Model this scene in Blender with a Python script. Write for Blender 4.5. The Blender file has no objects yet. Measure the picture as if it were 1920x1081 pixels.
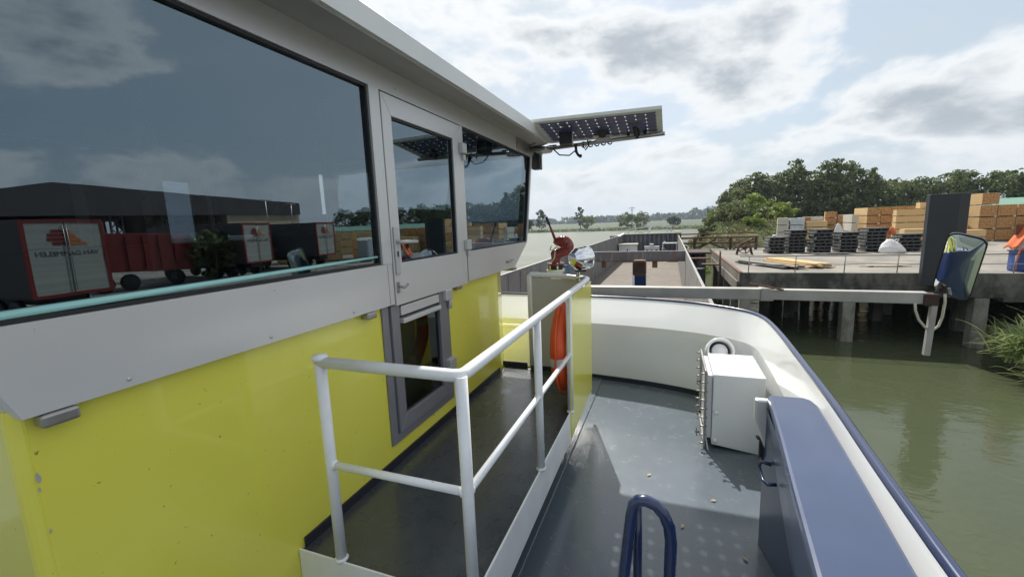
import bpy, bmesh, math, random
from mathutils import Vector, Matrix
import numpy as np
random.seed(7); rng = np.random.default_rng(11)
sc = bpy.context.scene
COL = sc.collection
R = math.radians
# ------------------------------------------------------------------ camera
f_px, YAW, PIT, ROLL = 790.0, 0.36150, 0.14985, 0.0391
cd = bpy.data.cameras.new('camera'); cam = bpy.data.objects.new('camera', cd); COL.objects.link(cam)
F = Vector((-math.sin(YAW)*math.cos(PIT), math.cos(YAW)*math.cos(PIT), -math.sin(PIT)))
rr = Vector((math.cos(YAW), math.sin(YAW), 0)); dd = F.cross(rr)
r2 = rr*math.cos(ROLL)+dd*math.sin(ROLL); d2 = -rr*math.sin(ROLL)+dd*math.cos(ROLL)
cam.matrix_world = Matrix(((r2.x, -d2.x, -F.x, 0), (r2.y, -d2.y, -F.y, 0), (r2.z, -d2.z, -F.z, 0), (0, 0, 0, 1)))
cd.sensor_width = 36; cd.lens = f_px/1920*36; cd.clip_start = 0.05; cd.clip_end = 9000
sc.camera = cam
# ------------------------------------------------------------------ sky and sun
SUN_AZ, SUN_EL = R(20), R(49.6)      # azimuth to the left of +Y
sun_dir = Vector((-math.sin(SUN_AZ)*math.cos(SUN_EL), math.cos(SUN_AZ)*math.cos(SUN_EL), math.sin(SUN_EL)))
w = bpy.data.worlds.new('World'); sc.world = w; w.use_nodes = True
nt = w.node_tree; nt.nodes.clear()
def N(nt, t, **k):
    n = nt.nodes.new(t)
    for a, b in k.items():
        if a.startswith('i_'):
            n.inputs[int(a[2:]) if a[2:].isdigit() else a[2:].replace('_', ' ')].default_value = b
        else: setattr(n, a, b)
    return n
def math_n(nt, op, a, b=None, clamp=False):
    n = nt.nodes.new('ShaderNodeMath'); n.operation = op; n.use_clamp = clamp
    for i, v in enumerate((a, b)):
        if v is None: continue
        if isinstance(v, (int, float)): n.inputs[i].default_value = v
        else: nt.links.new(v, n.inputs[i])
    return n.outputs[0]
def ramp(nt, fac, stops, interp='LINEAR'):
    n = nt.nodes.new('ShaderNodeValToRGB'); n.color_ramp.interpolation = interp
    el = n.color_ramp.elements
    while len(el) < len(stops): el.new(0.5)
    for e, (p, c) in zip(el, stops):
        e.position = p; e.color = (c, c, c, 1) if isinstance(c, (int, float)) else (*c, 1)
    nt.links.new(fac, n.inputs[0]); return n.outputs[0]
def mixc(nt, fac, a, b, mode='MIX'):
    n = nt.nodes.new('ShaderNodeMix'); n.data_type = 'RGBA'; n.blend_type = mode
    for s, v in ((n.inputs[0], fac), (n.inputs[6], a), (n.inputs[7], b)):
        if isinstance(v, (int, float)): s.default_value = v
        elif isinstance(v, tuple): s.default_value = (*v, 1) if len(v) == 3 else v
        else: nt.links.new(v, s)
    return n.outputs[2]
tc = N(nt, 'ShaderNodeTexCoord'); sep = N(nt, 'ShaderNodeSeparateXYZ'); nt.links.new(tc.outputs['Generated'], sep.inputs[0])
def noise(nt, vec, scale, det=6, rough=.55, dist=0, off=None):
    if off is not None:
        m = N(nt, 'ShaderNodeMapping'); m.inputs[1].default_value = off; nt.links.new(vec, m.inputs[0]); vec = m.outputs[0]
    n = N(nt, 'ShaderNodeTexNoise'); n.inputs['Scale'].default_value = scale; n.inputs['Detail'].default_value = det
    n.inputs['Roughness'].default_value = rough; n.inputs['Distortion'].default_value = dist
    nt.links.new(vec, n.inputs['Vector']); return n.outputs[0]
mpw = N(nt, 'ShaderNodeMapping'); mpw.inputs[3].default_value = (1, 1, 2.1); nt.links.new(tc.outputs['Generated'], mpw.inputs[0]); sv = mpw.outputs[0]
cl1 = noise(nt, sv, 2.3, 9, .55, .15, (3.1, 1.7, .35))      # big cloud bodies
cl2 = noise(nt, sv, 1.3, 4, .5, .0, (8.3, 2.2, 4))         # thin veil
cl3 = noise(nt, sv, 9.0, 8, .6, .2, (1.3, 5.2, 2))
dens = math_n(nt, 'ADD', cl1, math_n(nt, 'MULTIPLY', math_n(nt, 'SUBTRACT', cl3, .5), .14))
cover = ramp(nt, dens, [(.465, 0.0), (.545, 1.0)], 'EASE')
thick = ramp(nt, dens, [(.53, 0.0), (.66, 1.0)], 'EASE')
veil = ramp(nt, cl2, [(.35, .45), (.62, .97)])
sky = N(nt, 'ShaderNodeTexSky'); sky.sky_type = 'NISHITA'; sky.sun_disc = False
sky.sun_elevation = SUN_EL; sky.sun_rotation = -SUN_AZ; sky.air_density = 1.0; sky.dust_density = 2.0
base = mixc(nt, veil, sky.outputs[0], (4.3, 4.95, 5.5))
cloudc = mixc(nt, thick, (6.6, 6.8, 6.95), (3.3, 3.7, 4.1))
skyc = mixc(nt, cover, base, cloudc)
hor = ramp(nt, sep.outputs[2], [(0.0, 1.0), (.16, 0.0)], 'EASE')
skyc = mixc(nt, math_n(nt, 'MULTIPLY', hor, .6), skyc, (5.1, 5.5, 5.75))
dn = N(nt, 'ShaderNodeVectorMath', operation='DOT_PRODUCT'); nt.links.new(tc.outputs['Generated'], dn.inputs[0]); dn.inputs[1].default_value = sun_dir
gl = math_n(nt, 'POWER', math_n(nt, 'MAXIMUM', dn.outputs['Value'], 0.0), 14.0)
skyc = mixc(nt, math_n(nt, 'MULTIPLY', gl, .28), skyc, (11, 11, 10.8))
bg = N(nt, 'ShaderNodeBackground'); bg.inputs[1].default_value = 0.10; nt.links.new(skyc, bg.inputs[0])
wo = N(nt, 'ShaderNodeOutputWorld'); nt.links.new(bg.outputs[0], wo.inputs[0])
sl = bpy.data.lights.new('sun', 'SUN'); sl.energy = 4.0; sl.angle = R(.53); sl.color = (1, .96, .89)
so = bpy.data.objects.new('sun', sl); COL.objects.link(so); so.rotation_euler = sun_dir.to_track_quat('Z', 'Y').to_euler()
sc.view_settings.view_transform = 'Standard'; sc.view_settings.look = 'None'; sc.view_settings.exposure = 0.5; sc.view_settings.gamma = 1
sc.cycles.max_bounces = 8; sc.cycles.transparent_max_bounces = 12; sc.cycles.caustics_reflective = False; sc.cycles.caustics_refractive = False

# ------------------------------------------------------------------ materials
def newmat(name):
    m = bpy.data.materials.new(name); m.use_nodes = True; nt = m.node_tree
    return m, nt, nt.nodes['Principled BSDF']
def bump(nt, b, h, strength=.2, dist=.01):
    n = N(nt, 'ShaderNodeBump'); n.inputs['Strength'].default_value = strength; n.inputs['Distance'].default_value = dist
    nt.links.new(h, n.inputs['Height']); nt.links.new(n.outputs[0], b.inputs['Normal'])
def ocoord(nt, scale=(1, 1, 1)):
    t = N(nt, 'ShaderNodeTexCoord'); m = N(nt, 'ShaderNodeMapping'); m.inputs[3].default_value = scale
    nt.links.new(t.outputs['Object'], m.inputs[0]); return m.outputs[0]
def gcoord(nt, scale=(1, 1, 1)):
    t = N(nt, 'ShaderNodeNewGeometry'); m = N(nt, 'ShaderNodeMapping'); m.inputs[3].default_value = scale
    nt.links.new(t.outputs['Position'], m.inputs[0]); return m.outputs[0]
def paint(name, col, rough=.35, metal=0, var=.06, scale=3, speck=None, speck_amt=.62, coat=0, bmp=.0, rvar=.15, streak=None):
    m, nt, b = newmat(name); v = gcoord(nt)
    n1 = noise(nt, v, scale, 5, .6)
    lo = tuple(c*(1-var*2) for c in col); hi = tuple(min(1, c*(1+var)) for c in col)
    c = ramp(nt, n1, [(.3, lo), (.7, hi)])
    if streak:
        ns = noise(nt, gcoord(nt, (5, 5, .35)), 1.6, 5, .6); c = mixc(nt, ramp(nt, ns, [(.52, 0.0), (.68, streak[1])]), c, streak[0])
    if speck:
        n2 = noise(nt, v, 38, 3, .6); f = ramp(nt, n2, [(speck_amt, 0.0), (speck_amt+.04, 1.0)])
        c = mixc(nt, f, c, speck)
    nt.links.new(c, b.inputs['Base Color']); b.inputs['Metallic'].default_value = metal
    r = ramp(nt, n1, [(.2, max(0.02, rough-rvar*rough)), (.8, rough+rvar*rough)]); nt.links.new(r, b.inputs['Roughness'])
    if coat >= .5: bump(nt, b, noise(nt, v, 2.2, 3, .5), .12, .02)
    if coat: b.inputs['Coat Weight'].default_value = coat; b.inputs['Coat Roughness'].default_value = .06
    if bmp: bump(nt, b, noise(nt, v, scale*6, 5, .6), bmp, .004)
    return m
M = {}
M['yellow'] = paint('yellow_gloss_paint', (.84, .785, .10), .24, 0, .02, 1.2, (.30, .27, .05), .70, .5, .02)
M['silver'] = paint('silver_aluminium_paint', (.71, .705, .70), .36, .35, .02, 1.5, (.34, .33, .32), .72, 0, .0)
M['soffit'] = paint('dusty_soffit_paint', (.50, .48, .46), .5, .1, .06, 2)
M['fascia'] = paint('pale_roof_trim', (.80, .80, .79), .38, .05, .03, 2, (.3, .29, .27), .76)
M['white'] = paint('white_gloss_paint', (.78, .79, .80), .28, 0, .02, 2, (.35, .28, .2), .745, .3, .02)
M['bulwark'] = paint('white_bulwark_paint', (.82, .83, .82), .16, 0, .02, 1.2, (.4, .36, .3), .77, .6, .015)
M['railw'] = paint('white_railing_paint', (.86, .87, .88), .33, 0, .04, 6, (.25, .2, .16), .73, .15, .04)
M['greypanel'] = paint('warm_grey_screen_paint', (.52, .52, .48), .4, 0, .02, 2)
M['blue'] = paint('dark_blue_gloss_paint', (.018, .032, .095), .25, 0, .1, 3, (.45, .45, .5), .765, .5, .03)
M['bluetop'] = paint('blue_locker_paint', (.045, .070, .145), .33, 0, .08, 1.5, (.5, .5, .5), .785, .3, .02)
M['black'] = paint('black_plastic', (.02, .02, .022), .45)
M['kick'] = paint('black_skirting_paint', (.018, .02, .03), .35)
M['deepblack'] = paint('dark_interior', (.035, .036, .038), .8)
M['chrome'] = paint('polished_chrome', (.85, .85, .86), .05, 1, .01, 2)
M['steel'] = paint('brushed_steel', (.42, .40, .38), .35, .8, .12, 8)
M['alu'] = paint('worn_aluminium', (.62, .62, .61), .4, .5, .06, 5, (.25, .2, .15), .72)
M['redpaint'] = paint('red_monitor_paint', (.22, .02, .018), .35, 0, .15, 12, (.1, .02, .01), .68, .3, .1)
M['cream'] = paint('cream_pipe_paint', (.72, .72, .52), .4, 0, .05, 6)
M['orange'] = paint('orange_lifebuoy', (.85, .12, .03), .55, 0, .06, 8)
M['orangecloth'] = paint('orange_fabric', (.72, .16, .05), .8, 0, .1, 8)
M['tape'] = paint('reflective_tape', (.75, .75, .74), .3, .2)
M['ropew'] = paint('pale_rope', (.6, .55, .42), .8)
M['rust'] = paint('rusty_steel', (.17, .075, .04), .75, .1, .3, 3, (.3, .14, .07), .6, 0, .3)
M['rustdark'] = paint('dark_rusty_steel', (.06, .035, .026), .8, .1, .35, 3, (.16, .08, .05), .62, 0, .3)
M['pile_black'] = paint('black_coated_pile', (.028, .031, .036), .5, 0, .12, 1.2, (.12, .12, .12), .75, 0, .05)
M['timber'] = None
M['redtruck'] = paint('red_truck_paint', (.16, .018, .016), .35, 0, .1, 1)
M['tealtube'] = paint('teal_tube_paint', (.42, .78, .74), .5)
M['greenroof'] = paint('green_roof_sheet', (.16, .30, .22), .5)
M['darkshed'] = paint('dark_shed_sheet', (.06, .055, .06), .6, 0, .1, .5)
M['creamwall'] = paint('cream_wall_sheet', (.48, .41, .30), .7, 0, .06, .6)
M['bluebin'] = paint('blue_plastic', (.04, .09, .30), .45)
M['bag'] = paint('white_bulk_bag_fabric', (.74, .73, .71), .8, 0, .06, 9, (.45, .42, .38), .66, 0, .3)
M['portable'] = paint('grey_plastic', (.42, .47, .52), .5)
M['light_brown'] = paint('weathered_plank', (.52, .42, .28), .8, 0, .18, 4, (.3, .22, .12), .64)
M['rope'] = M['ropew']; M['boompaint'] = paint('weathered_boom_metal', (.44, .42, .38), .45, .2, .1, 4, (.2, .16, .12), .70)

def cloth_dash(name, col, col2, sc_, rough=.8):
    m, nt, b = newmat(name); v = ocoord(nt); n = noise(nt, v, sc_, 6, .65)
    nt.links.new(ramp(nt, n, [(.35, col), (.65, col2)]), b.inputs['Base Color']); b.inputs['Roughness'].default_value = rough
    bump(nt, b, n, .4, .02); return m
# main deck: blue-grey gloss paint with scuffs, chips and dust
def deckmat(name, col, rough, dust):
    m, nt, b = newmat(name); v = gcoord(nt)
    big = noise(nt, v, 1.0, 3, .5); mid = noise(nt, v, 9, 8, .72); fine = noise(nt, v, 42, 4, .6)
    c = ramp(nt, big, [(.3, tuple(x*.92 for x in col)), (.7, tuple(x*1.08 for x in col))])
    c = mixc(nt, ramp(nt, mid, [(.55, 0.0), (.78, dust)]), c, (.24, .24, .22))
    c = mixc(nt, ramp(nt, fine, [(.72, 0.0), (.76, .6)]), c, (.42, .38, .32))
    ru = noise(nt, v, 2.3, 4, .5, 0, (4, 7, 1))
    rm = math_n(nt, 'MULTIPLY', ramp(nt, ru, [(.63, 0.0), (.72, 1.0)]), ramp(nt, noise(nt, v, 15, 5, .7), [(.5, 0.0), (.6, .6)]))
    c = mixc(nt, rm, c, (.20, .12, .07))
    nt.links.new(c, b.inputs['Base Color'])
    nt.links.new(ramp(nt, mid, [(.35, rough), (.7, rough*1.5)]), b.inputs['Roughness'])
    b.inputs['Coat Weight'].default_value = .35; b.inputs['Coat Roughness'].default_value = .12
    bump(nt, b, math_n(nt, 'ADD', math_n(nt, 'MULTIPLY', big, 2.5), math_n(nt, 'MULTIPLY', fine, .15)), .18, .02)
    return m
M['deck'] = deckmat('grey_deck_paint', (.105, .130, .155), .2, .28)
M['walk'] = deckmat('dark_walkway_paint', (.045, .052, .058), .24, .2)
# tinted glass
def glassmat(name, tint, ior, rough=.0, gcol=(.86, .93, .96)):
    m = bpy.data.materials.new(name); m.use_nodes = True; nt = m.node_tree; nt.nodes.clear()
    tr = N(nt, 'ShaderNodeBsdfTransparent'); tr.inputs[0].default_value = (*tint, 1)
    gl = N(nt, 'ShaderNodeBsdfGlossy'); gl.inputs['Roughness'].default_value = rough; gl.inputs[0].default_value = (*gcol, 1)
    fr = N(nt, 'ShaderNodeFresnel'); fr.inputs[0].default_value = ior
    if rough > 0 or name.startswith('tinted'):
        bn = N(nt, 'ShaderNodeBump'); bn.inputs['Strength'].default_value = .03; bn.inputs['Distance'].default_value = .01
        nt.links.new(noise(nt, gcoord(nt), 2.5, 2, .5), bn.inputs['Height']); nt.links.new(bn.outputs[0], gl.inputs['Normal'])
    mx = N(nt, 'ShaderNodeMixShader'); nt.links.new(fr.outputs[0], mx.inputs[0]); nt.links.new(tr.outputs[0], mx.inputs[1]); nt.links.new(gl.outputs[0], mx.inputs[2])
    o = N(nt, 'ShaderNodeOutputMaterial'); nt.links.new(mx.outputs[0], o.inputs[0]); return m
M['glass'] = glassmat('tinted_window_glass', (.30, .34, .35), 2.8, gcol=(.74, .90, 1.0))
M['glass_low'] = glassmat('lower_door_glass', (.55, .6, .55), 1.5)
M['curtain'] = paint('grey_green_curtain', (.16, .19, .13), .8)
M['glass_far'] = glassmat('far_window_glass', (.20, .25, .31), 1.5)
M['mirror'] = glassmat('mirror_glass', (0, 0, 0), 12)
# hull steel with rust streaks
M['hold'] = None
def hullsteel(name, col, rustamt):
    m, nt, b = newmat(name); v = gcoord(nt, (1, 1, .22)); a = noise(nt, v, 2.2, 7, .65); v2 = gcoord(nt); d = noise(nt, v2, 1.1, 6, .6)
    c = ramp(nt, d, [(.3, tuple(x*.75 for x in col)), (.7, tuple(x*1.25 for x in col))])
    c = mixc(nt, ramp(nt, a, [(.50, 0.0), (.68, rustamt)]), c, (.20, .10, .06))
    c = mixc(nt, ramp(nt, noise(nt, v, 6, 5, .6, 0, (3, 1, 9)), [(.60, 0.0), (.72, .5)]), c, (.42, .40, .37))
    nt.links.new(c, b.inputs['Base Color']); b.inputs['Roughness'].default_value = .65
    bump(nt, b, d, .3, .05); return m
M['hold'] = hullsteel('weathered_hold_steel', (.20, .20, .205), .6)
M['holdr'] = hullsteel('pale_hold_side_steel', (.29, .275, .255), .5)
M['bulkhead'] = hullsteel('dark_bulkhead_steel', (.115, .12, .14), .25)
M['beam'] = hullsteel('rusty_beam_steel', (.14, .135, .14), .95)
def plankmat(name):
    m, nt, b = newmat(name); v = gcoord(nt)
    br = N(nt, 'ShaderNodeTexBrick'); mp = N(nt, 'ShaderNodeMapping'); mp.inputs[2].default_value = (0, 0, 0); nt.links.new(v, mp.inputs[0]); nt.links.new(mp.outputs[0], br.inputs[0])
    br.inputs['Color1'].default_value = (.150, .125, .10, 1); br.inputs['Color2'].default_value = (.11, .095, .08, 1); br.inputs['Mortar'].default_value = (.10, .07, .05, 1)
    br.inputs['Scale'].default_value = 1; br.inputs['Mortar Size'].default_value = .025; br.inputs['Brick Width'].default_value = 3.4; br.inputs['Row Height'].default_value = 2.1
    n = noise(nt, gcoord(nt, (.5, 1.6, 1)), 1.6, 8, .7)
    c = mixc(nt, ramp(nt, n, [(.45, 0.0), (.58, .9)]), br.outputs[0], (.20, .165, .13))
    c = mixc(nt, ramp(nt, noise(nt, gcoord(nt, (.4, 2.5, 1)), 2.2, 6, .65, 0, (5, 2, 0)), [(.56, 0.0), (.68, .8)]), c, (.075, .05, .035))
    nt.links.new(c, b.inputs['Base Color']); b.inputs['Roughness'].default_value = .8; return m
M['holdfloor'] = plankmat('worn_hold_floor')
def concrete(name, col, dark, amt, sc_=1.2, vert=.5):
    m, nt, b = newmat(name); v = gcoord(nt); a = noise(nt, gcoord(nt, (1, 1, vert)), sc_, 8, .68); f = noise(nt, v, 14, 6, .7)
    c = ramp(nt, f, [(.3, tuple(x*.8 for x in col)), (.7, tuple(x*1.15 for x in col))])
    c = mixc(nt, ramp(nt, a, [(.42, amt), (.60, 0.0)]), c, dark)
    nt.links.new(c, b.inputs['Base Color']); b.inputs['Roughness'].default_value = .85
    bump(nt, b, f, .4, .02); return m
M['concdeck'] = concrete('pale_concrete_deck', (.285, .26, .22), (.15, .138, .12), .75, .45, 1)
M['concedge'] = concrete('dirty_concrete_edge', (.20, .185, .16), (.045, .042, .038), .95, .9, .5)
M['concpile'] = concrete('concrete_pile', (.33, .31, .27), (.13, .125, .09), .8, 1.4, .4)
M['concwarm'] = concrete('warm_concrete_edge', (.32, .285, .235), (.15, .13, .11), .7, 1.2, .4)  # warmer, paler concrete for the side beam
# timber packs
def packmat(name, c1, c2, line, lines_axis='z', ls=26):
    m, nt, b = newmat(name); o = N(nt, 'ShaderNodeTexCoord')
    mp = N(nt, 'ShaderNodeMapping'); nt.links.new(o.outputs['Object'], mp.inputs[0])
    mp.inputs[3].default_value = {'z': (0, 0, ls), 'xz': (ls, ls, ls)}[lines_axis]
    n = noise(nt, mp.outputs[0], 1.0, 2, .5); big = noise(nt, gcoord(nt), 1.5, 4, .6)
    c = ramp(nt, n, [(.35, line), (.45, c1), (.65, c2)])
    c = mixc(nt, math_n(nt, 'MULTIPLY', big, .35), c, tuple(x*.6 for x in c1))
    nt.links.new(c, b.inputs['Base Color']); b.inputs['Roughness'].default_value = .8; return m
M['packside'] = packmat('fresh_sawn_timber', (.68, .46, .21), (.78, .57, .31), (.42, .27, .12))
M['packend'] = packmat('orange_timber_ends', (.46, .24, .09), (.56, .33, .14), (.22, .10, .035), 'xz', 9)
M['packpale'] = packmat('pale_bleached_timber', (.62, .56, .47), (.72, .67, .58), (.40, .34, .27))
M['packbrown'] = packmat('brown_timber', (.33, .17, .08), (.40, .22, .11), (.15, .07, .03), 'xz', 9)
M['palletwood'] = packmat('weathered_dark_pallet_wood', (.10, .10, .098), (.20, .195, .185), (.045, .044, .042), 'z', 5)
M['palletboard'] = packmat('weathered_grey_board', (.13, .128, .122), (.24, .235, .22), (.05, .05, .05), 'z', 7)
M['palletgap'] = paint('gap_shade_bearer', (.035, .034, .033), .9)  # near-black: the shade of the gaps is put into the bearer colour
M['palletend'] = paint('weathered_pallet_block', (.30, .29, .27), .85, 0, .25, 9)
M['foil'] = paint('pale_wrapping_foil', (.62, .65, .68), .3, 0, .12, 5)
# leaves
def leafmat(name, dark, light, rough=.55, transl=.38):
    m, nt, b = newmat(name); g = N(nt, 'ShaderNodeNewGeometry')
    n = noise(nt, g.outputs['Position'], .35, 3, .6)
    f = math_n(nt, 'ADD', math_n(nt, 'MULTIPLY', g.outputs['Random Per Island'], .6), math_n(nt, 'MULTIPLY', n, .5))
    c = ramp(nt, f, [(.2, dark), (.85, light)]); nt.links.new(c, b.inputs['Base Color']); b.inputs['Roughness'].default_value = rough
    tl = N(nt, 'ShaderNodeBsdfTranslucent'); nt.links.new(c, tl.inputs[0]); mx = N(nt, 'ShaderNodeMixShader'); mx.inputs[0].default_value = transl
    nt.links.new(b.outputs[0], mx.inputs[1]); nt.links.new(tl.outputs[0], mx.inputs[2])
    nt.links.new(mx.outputs[0], nt.nodes['Material Output'].inputs[0]); return m
M['leaf'] = leafmat('dark_green_leaves', (.055, .080, .030), (.19, .23, .09))
M['leaf2'] = leafmat('olive_green_leaves', (.075, .10, .035), (.24, .27, .105))
M['leafl'] = leafmat('bright_green_leaves', (.14, .21, .04), (.32, .38, .09))
M['leaffar'] = leafmat('far_tree_leaves', (.028, .055, .022), (.06, .10, .035), .7, .1)
M['grassblade'] = leafmat('reed_leaves', (.14, .21, .05), (.44, .52, .20))
M['bark'] = paint('grey_bark', (.14, .12, .095), .9, 0, .2, 4)
def groundmat():
    m, nt, b = newmat('dry_grass_ground'); v = gcoord(nt); a = noise(nt, v, .09, 6, .65); f = noise(nt, v, 2.5, 7, .7)
    c = ramp(nt, a, [(.35, (.07, .10, .03)), (.5, (.15, .15, .06)), (.65, (.12, .10, .065))])
    c = mixc(nt, ramp(nt, f, [(.35, .6), (.65, 0.0)]), c, (.07, .08, .03)); nt.links.new(c, b.inputs['Base Color']); b.inputs['Roughness'].default_value = .95
    bump(nt, b, f, .8, .15); return m
M['ground'] = groundmat()
M['field'] = concrete('far_grass', (.045, .07, .022), (.03, .05, .016), .8, .05, 1)
def watermat():
    m, nt, b = newmat('river_water'); v = gcoord(nt)
    b.inputs['Base Color'].default_value = (.064, .076, .040, 1); b.inputs['Roughness'].default_value = .045; b.inputs['IOR'].default_value = 1.333
    n1 = noise(nt, gcoord(nt, (1, 1.9, 1)), 1.7, 4, .55, .4); n2 = noise(nt, gcoord(nt, (1, 1.6, 1)), .33, 4, .5, .6); n3 = noise(nt, v, 7, 3, .5)
    calm = ramp(nt, noise(nt, v, .12, 3, .5), [(.4, .25), (.65, 1.0)])
    h = math_n(nt, 'ADD', math_n(nt, 'MULTIPLY', n1, .35), math_n(nt, 'ADD', math_n(nt, 'MULTIPLY', n2, 1.1), math_n(nt, 'MULTIPLY', n3, .05)))
    h = math_n(nt, 'MULTIPLY', h, calm)
    g_ = N(nt, 'ShaderNodeNewGeometry'); sp_ = N(nt, 'ShaderNodeSeparateXYZ'); nt.links.new(g_.outputs['Position'], sp_.inputs[0])
    open_ = math_n(nt, 'MAXIMUM', math_n(nt, 'MULTIPLY', math_n(nt, 'SUBTRACT', -8.0, sp_.outputs[0]), .08, True), math_n(nt, 'MULTIPLY', math_n(nt, 'SUBTRACT', sp_.outputs[1], 66.0), .05, True))
    h = math_n(nt, 'MULTIPLY', h, math_n(nt, 'ADD', math_n(nt, 'MULTIPLY', open_, 4.0), 1.0))
    rmix = ramp(nt, open_, [(0, .045), (1, .42)]); nt.links.new(rmix, b.inputs['Roughness'])
    bump(nt, b, h, .26, .25); return m
M['water'] = watermat()

# ------------------------------------------------------------------ mesh helpers
ORG = {}
class MB:
    def __init__(s): s.v = []; s.f = []; s.smooth = []
    def add(s, vs, fs, smooth=False):
        o = len(s.v); s.v += [tuple(p) for p in vs]; s.f += [tuple(i+o for i in f) for f in fs]; s.smooth += [smooth]*len(fs); return s
    def box(s, lo, hi):
        (a, b, c), (d, e, g) = lo, hi
        return s.add([(a, b, c), (d, b, c), (d, e, c), (a, e, c), (a, b, g), (d, b, g), (d, e, g), (a, e, g)],
                     [(0, 3, 2, 1), (4, 5, 6, 7), (0, 1, 5, 4), (1, 2, 6, 5), (2, 3, 7, 6), (3, 0, 4, 7)])
    def obox(s, c, dim, rot=None):
        h = [x/2 for x in dim]; mt = rot or Matrix.Identity(3); c = Vector(c)
        vs = [c+mt @ Vector((x*h[0], y*h[1], z*h[2])) for z in (-1, 1) for (x, y) in ((-1, -1), (1, -1), (1, 1), (-1, 1))]
        return s.add(vs, [(0, 3, 2, 1), (4, 5, 6, 7), (0, 1, 5, 4), (1, 2, 6, 5), (2, 3, 7, 6), (3, 0, 4, 7)])
    def bar(s, a, b, wd, ht, up=(0, 0, 1)):
        a = Vector(a); b = Vector(b); d = (b-a); L = d.length; d.normalize(); u = Vector(up)
        x = d.cross(u)
        if x.length < 1e-4: x = d.cross(Vector((1, 0, 0)))
        x.normalize(); u = x.cross(d)
        m = Matrix((x, d, u)).transposed(); return s.obox((a+b)/2, (wd, L, ht), m)
    def prism(s, poly, axis, lo, hi):      # polygon in the other two axes, extruded along axis
        n = len(poly)
        def mk(p, t): return {'x': (t, p[0], p[1]), 'y': (p[0], t, p[1]), 'z': (p[0], p[1], t)}[axis]
        vs = [mk(p, lo) for p in poly]+[mk(p, hi) for p in poly]
        fs = [tuple(range(n))[::-1], tuple(range(n, 2*n))]+[(i, (i+1) % n, n+(i+1) % n, n+i) for i in range(n)]
        return s.add(vs, fs)
    def tube(s, pts, r, seg=12, closed=False, cap=True):
        pts = [Vector(p) for p in pts]; n = len(pts); rs = r if isinstance(r, (list, tuple)) else [r]*n
        vs = []; prev = None
        for i, p in enumerate(pts):
            if closed: t = pts[(i+1) % n]-pts[i-1]
            else: t = (pts[min(i+1, n-1)]-pts[max(i-1, 0)])
            t.normalize()
            if prev is None:
                x = t.cross(Vector((0, 0, 1)))
                if x.length < 1e-3: x = t.cross(Vector((0, 1, 0)))
            else: x = prev-t*prev.dot(t)
            x.normalize(); prev = x; y = t.cross(x)
            k = 1.0
            if 0 < i < n-1 or closed:
                a = (pts[i]-pts[i-1]).normalized(); b2 = (pts[(i+1) % n]-pts[i]).normalized(); cs = max(.5, math.sqrt(max(.25, (1+a.dot(b2))/2))); k = 1/cs
            for j in range(seg):
                an = 2*math.pi*j/seg; vs.append(p+(x*math.cos(an)+y*math.sin(an))*rs[i]*(1 if k < 1.02 else 1.0))
        fs = []
        rng_ = n if closed else n-1
        for i in range(rng_):
            for j in range(seg):
                a = i*seg+j; b = i*seg+(j+1) % seg; c = ((i+1) % n)*seg+(j+1) % seg; d = ((i+1) % n)*seg+j
                fs.append((a, d, c, b))
        s.add(vs, fs, True)
        if cap and not closed:
            o = len(s.v)-len(vs)
            s.f.append(tuple(o+j for j in range(seg))); s.smooth.append(False)
            s.f.append(tuple(o+(n-1)*seg+j for j in range(seg))[::-1]); s.smooth.append(False)
        return s
    def lathe(s, prof, c, axis=(0, 0, 1), seg=24):   # prof: (radius, height)
        ax = Vector(axis).normalized(); x = ax.orthogonal().normalized(); y = ax.cross(x); c = Vector(c); vs = []; n = len(prof)
        for r, h in prof:
            for j in range(seg):
                an = 2*math.pi*j/seg; vs.append(c+ax*h+(x*math.cos(an)+y*math.sin(an))*max(r, 1e-4))
        fs = [(i*seg+j, i*seg+(j+1) % seg, (i+1)*seg+(j+1) % seg, (i+1)*seg+j) for i in range(n-1) for j in range(seg)]
        return s.add(vs, fs, True)
    def grid(s, P):          # P[i][j] points
        m, n = len(P), len(P[0]); vs = [p for r in P for p in r]
        return s.add(vs, [(i*n+j, i*n+j+1, (i+1)*n+j+1, (i+1)*n+j) for i in range(m-1) for j in range(n-1)], True)
    def build(s, name, mat, parent=None, bevel=0, local=False, sub=0, solid=0):
        off = Vector((0, 0, 0))
        if parent is not None and not local: off = ORG.get(parent.name, Vector((0, 0, 0)))
        me = bpy.data.meshes.new(name); me.from_pydata([tuple(Vector(p)-off) for p in s.v], [], s.f)
        me.polygons.foreach_set('use_smooth', s.smooth); me.materials.append(mat); me.update()
        o = bpy.data.objects.new(name, me); COL.objects.link(o)
        if parent is not None:
            o.parent = parent; ORG[o.name] = off
        if solid: md = o.modifiers.new('solid', 'SOLIDIFY'); md.thickness = solid; md.offset = 0
        if bevel: md = o.modifiers.new('bevel', 'BEVEL'); md.width = bevel; md.segments = 2; md.limit_method = 'ANGLE'; md.harden_normals = False
        if sub: md = o.modifiers.new('sub', 'SUBSURF'); md.levels = md.render_levels = sub
        return o
def tag(o, label=None, cat=None, group=None, kind=None):
    if label: o['label'] = label
    if cat: o['category'] = cat
    if group: o['group'] = group
    if kind: o['kind'] = kind
    return o
def thing(name, label, cat, loc=(0, 0, 0), group=None):
    o = bpy.data.objects.new(name, None); COL.objects.link(o); o.location = loc; o.empty_display_size = .2
    ORG[o.name] = Vector(loc); return tag(o, label, cat, group)
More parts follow.
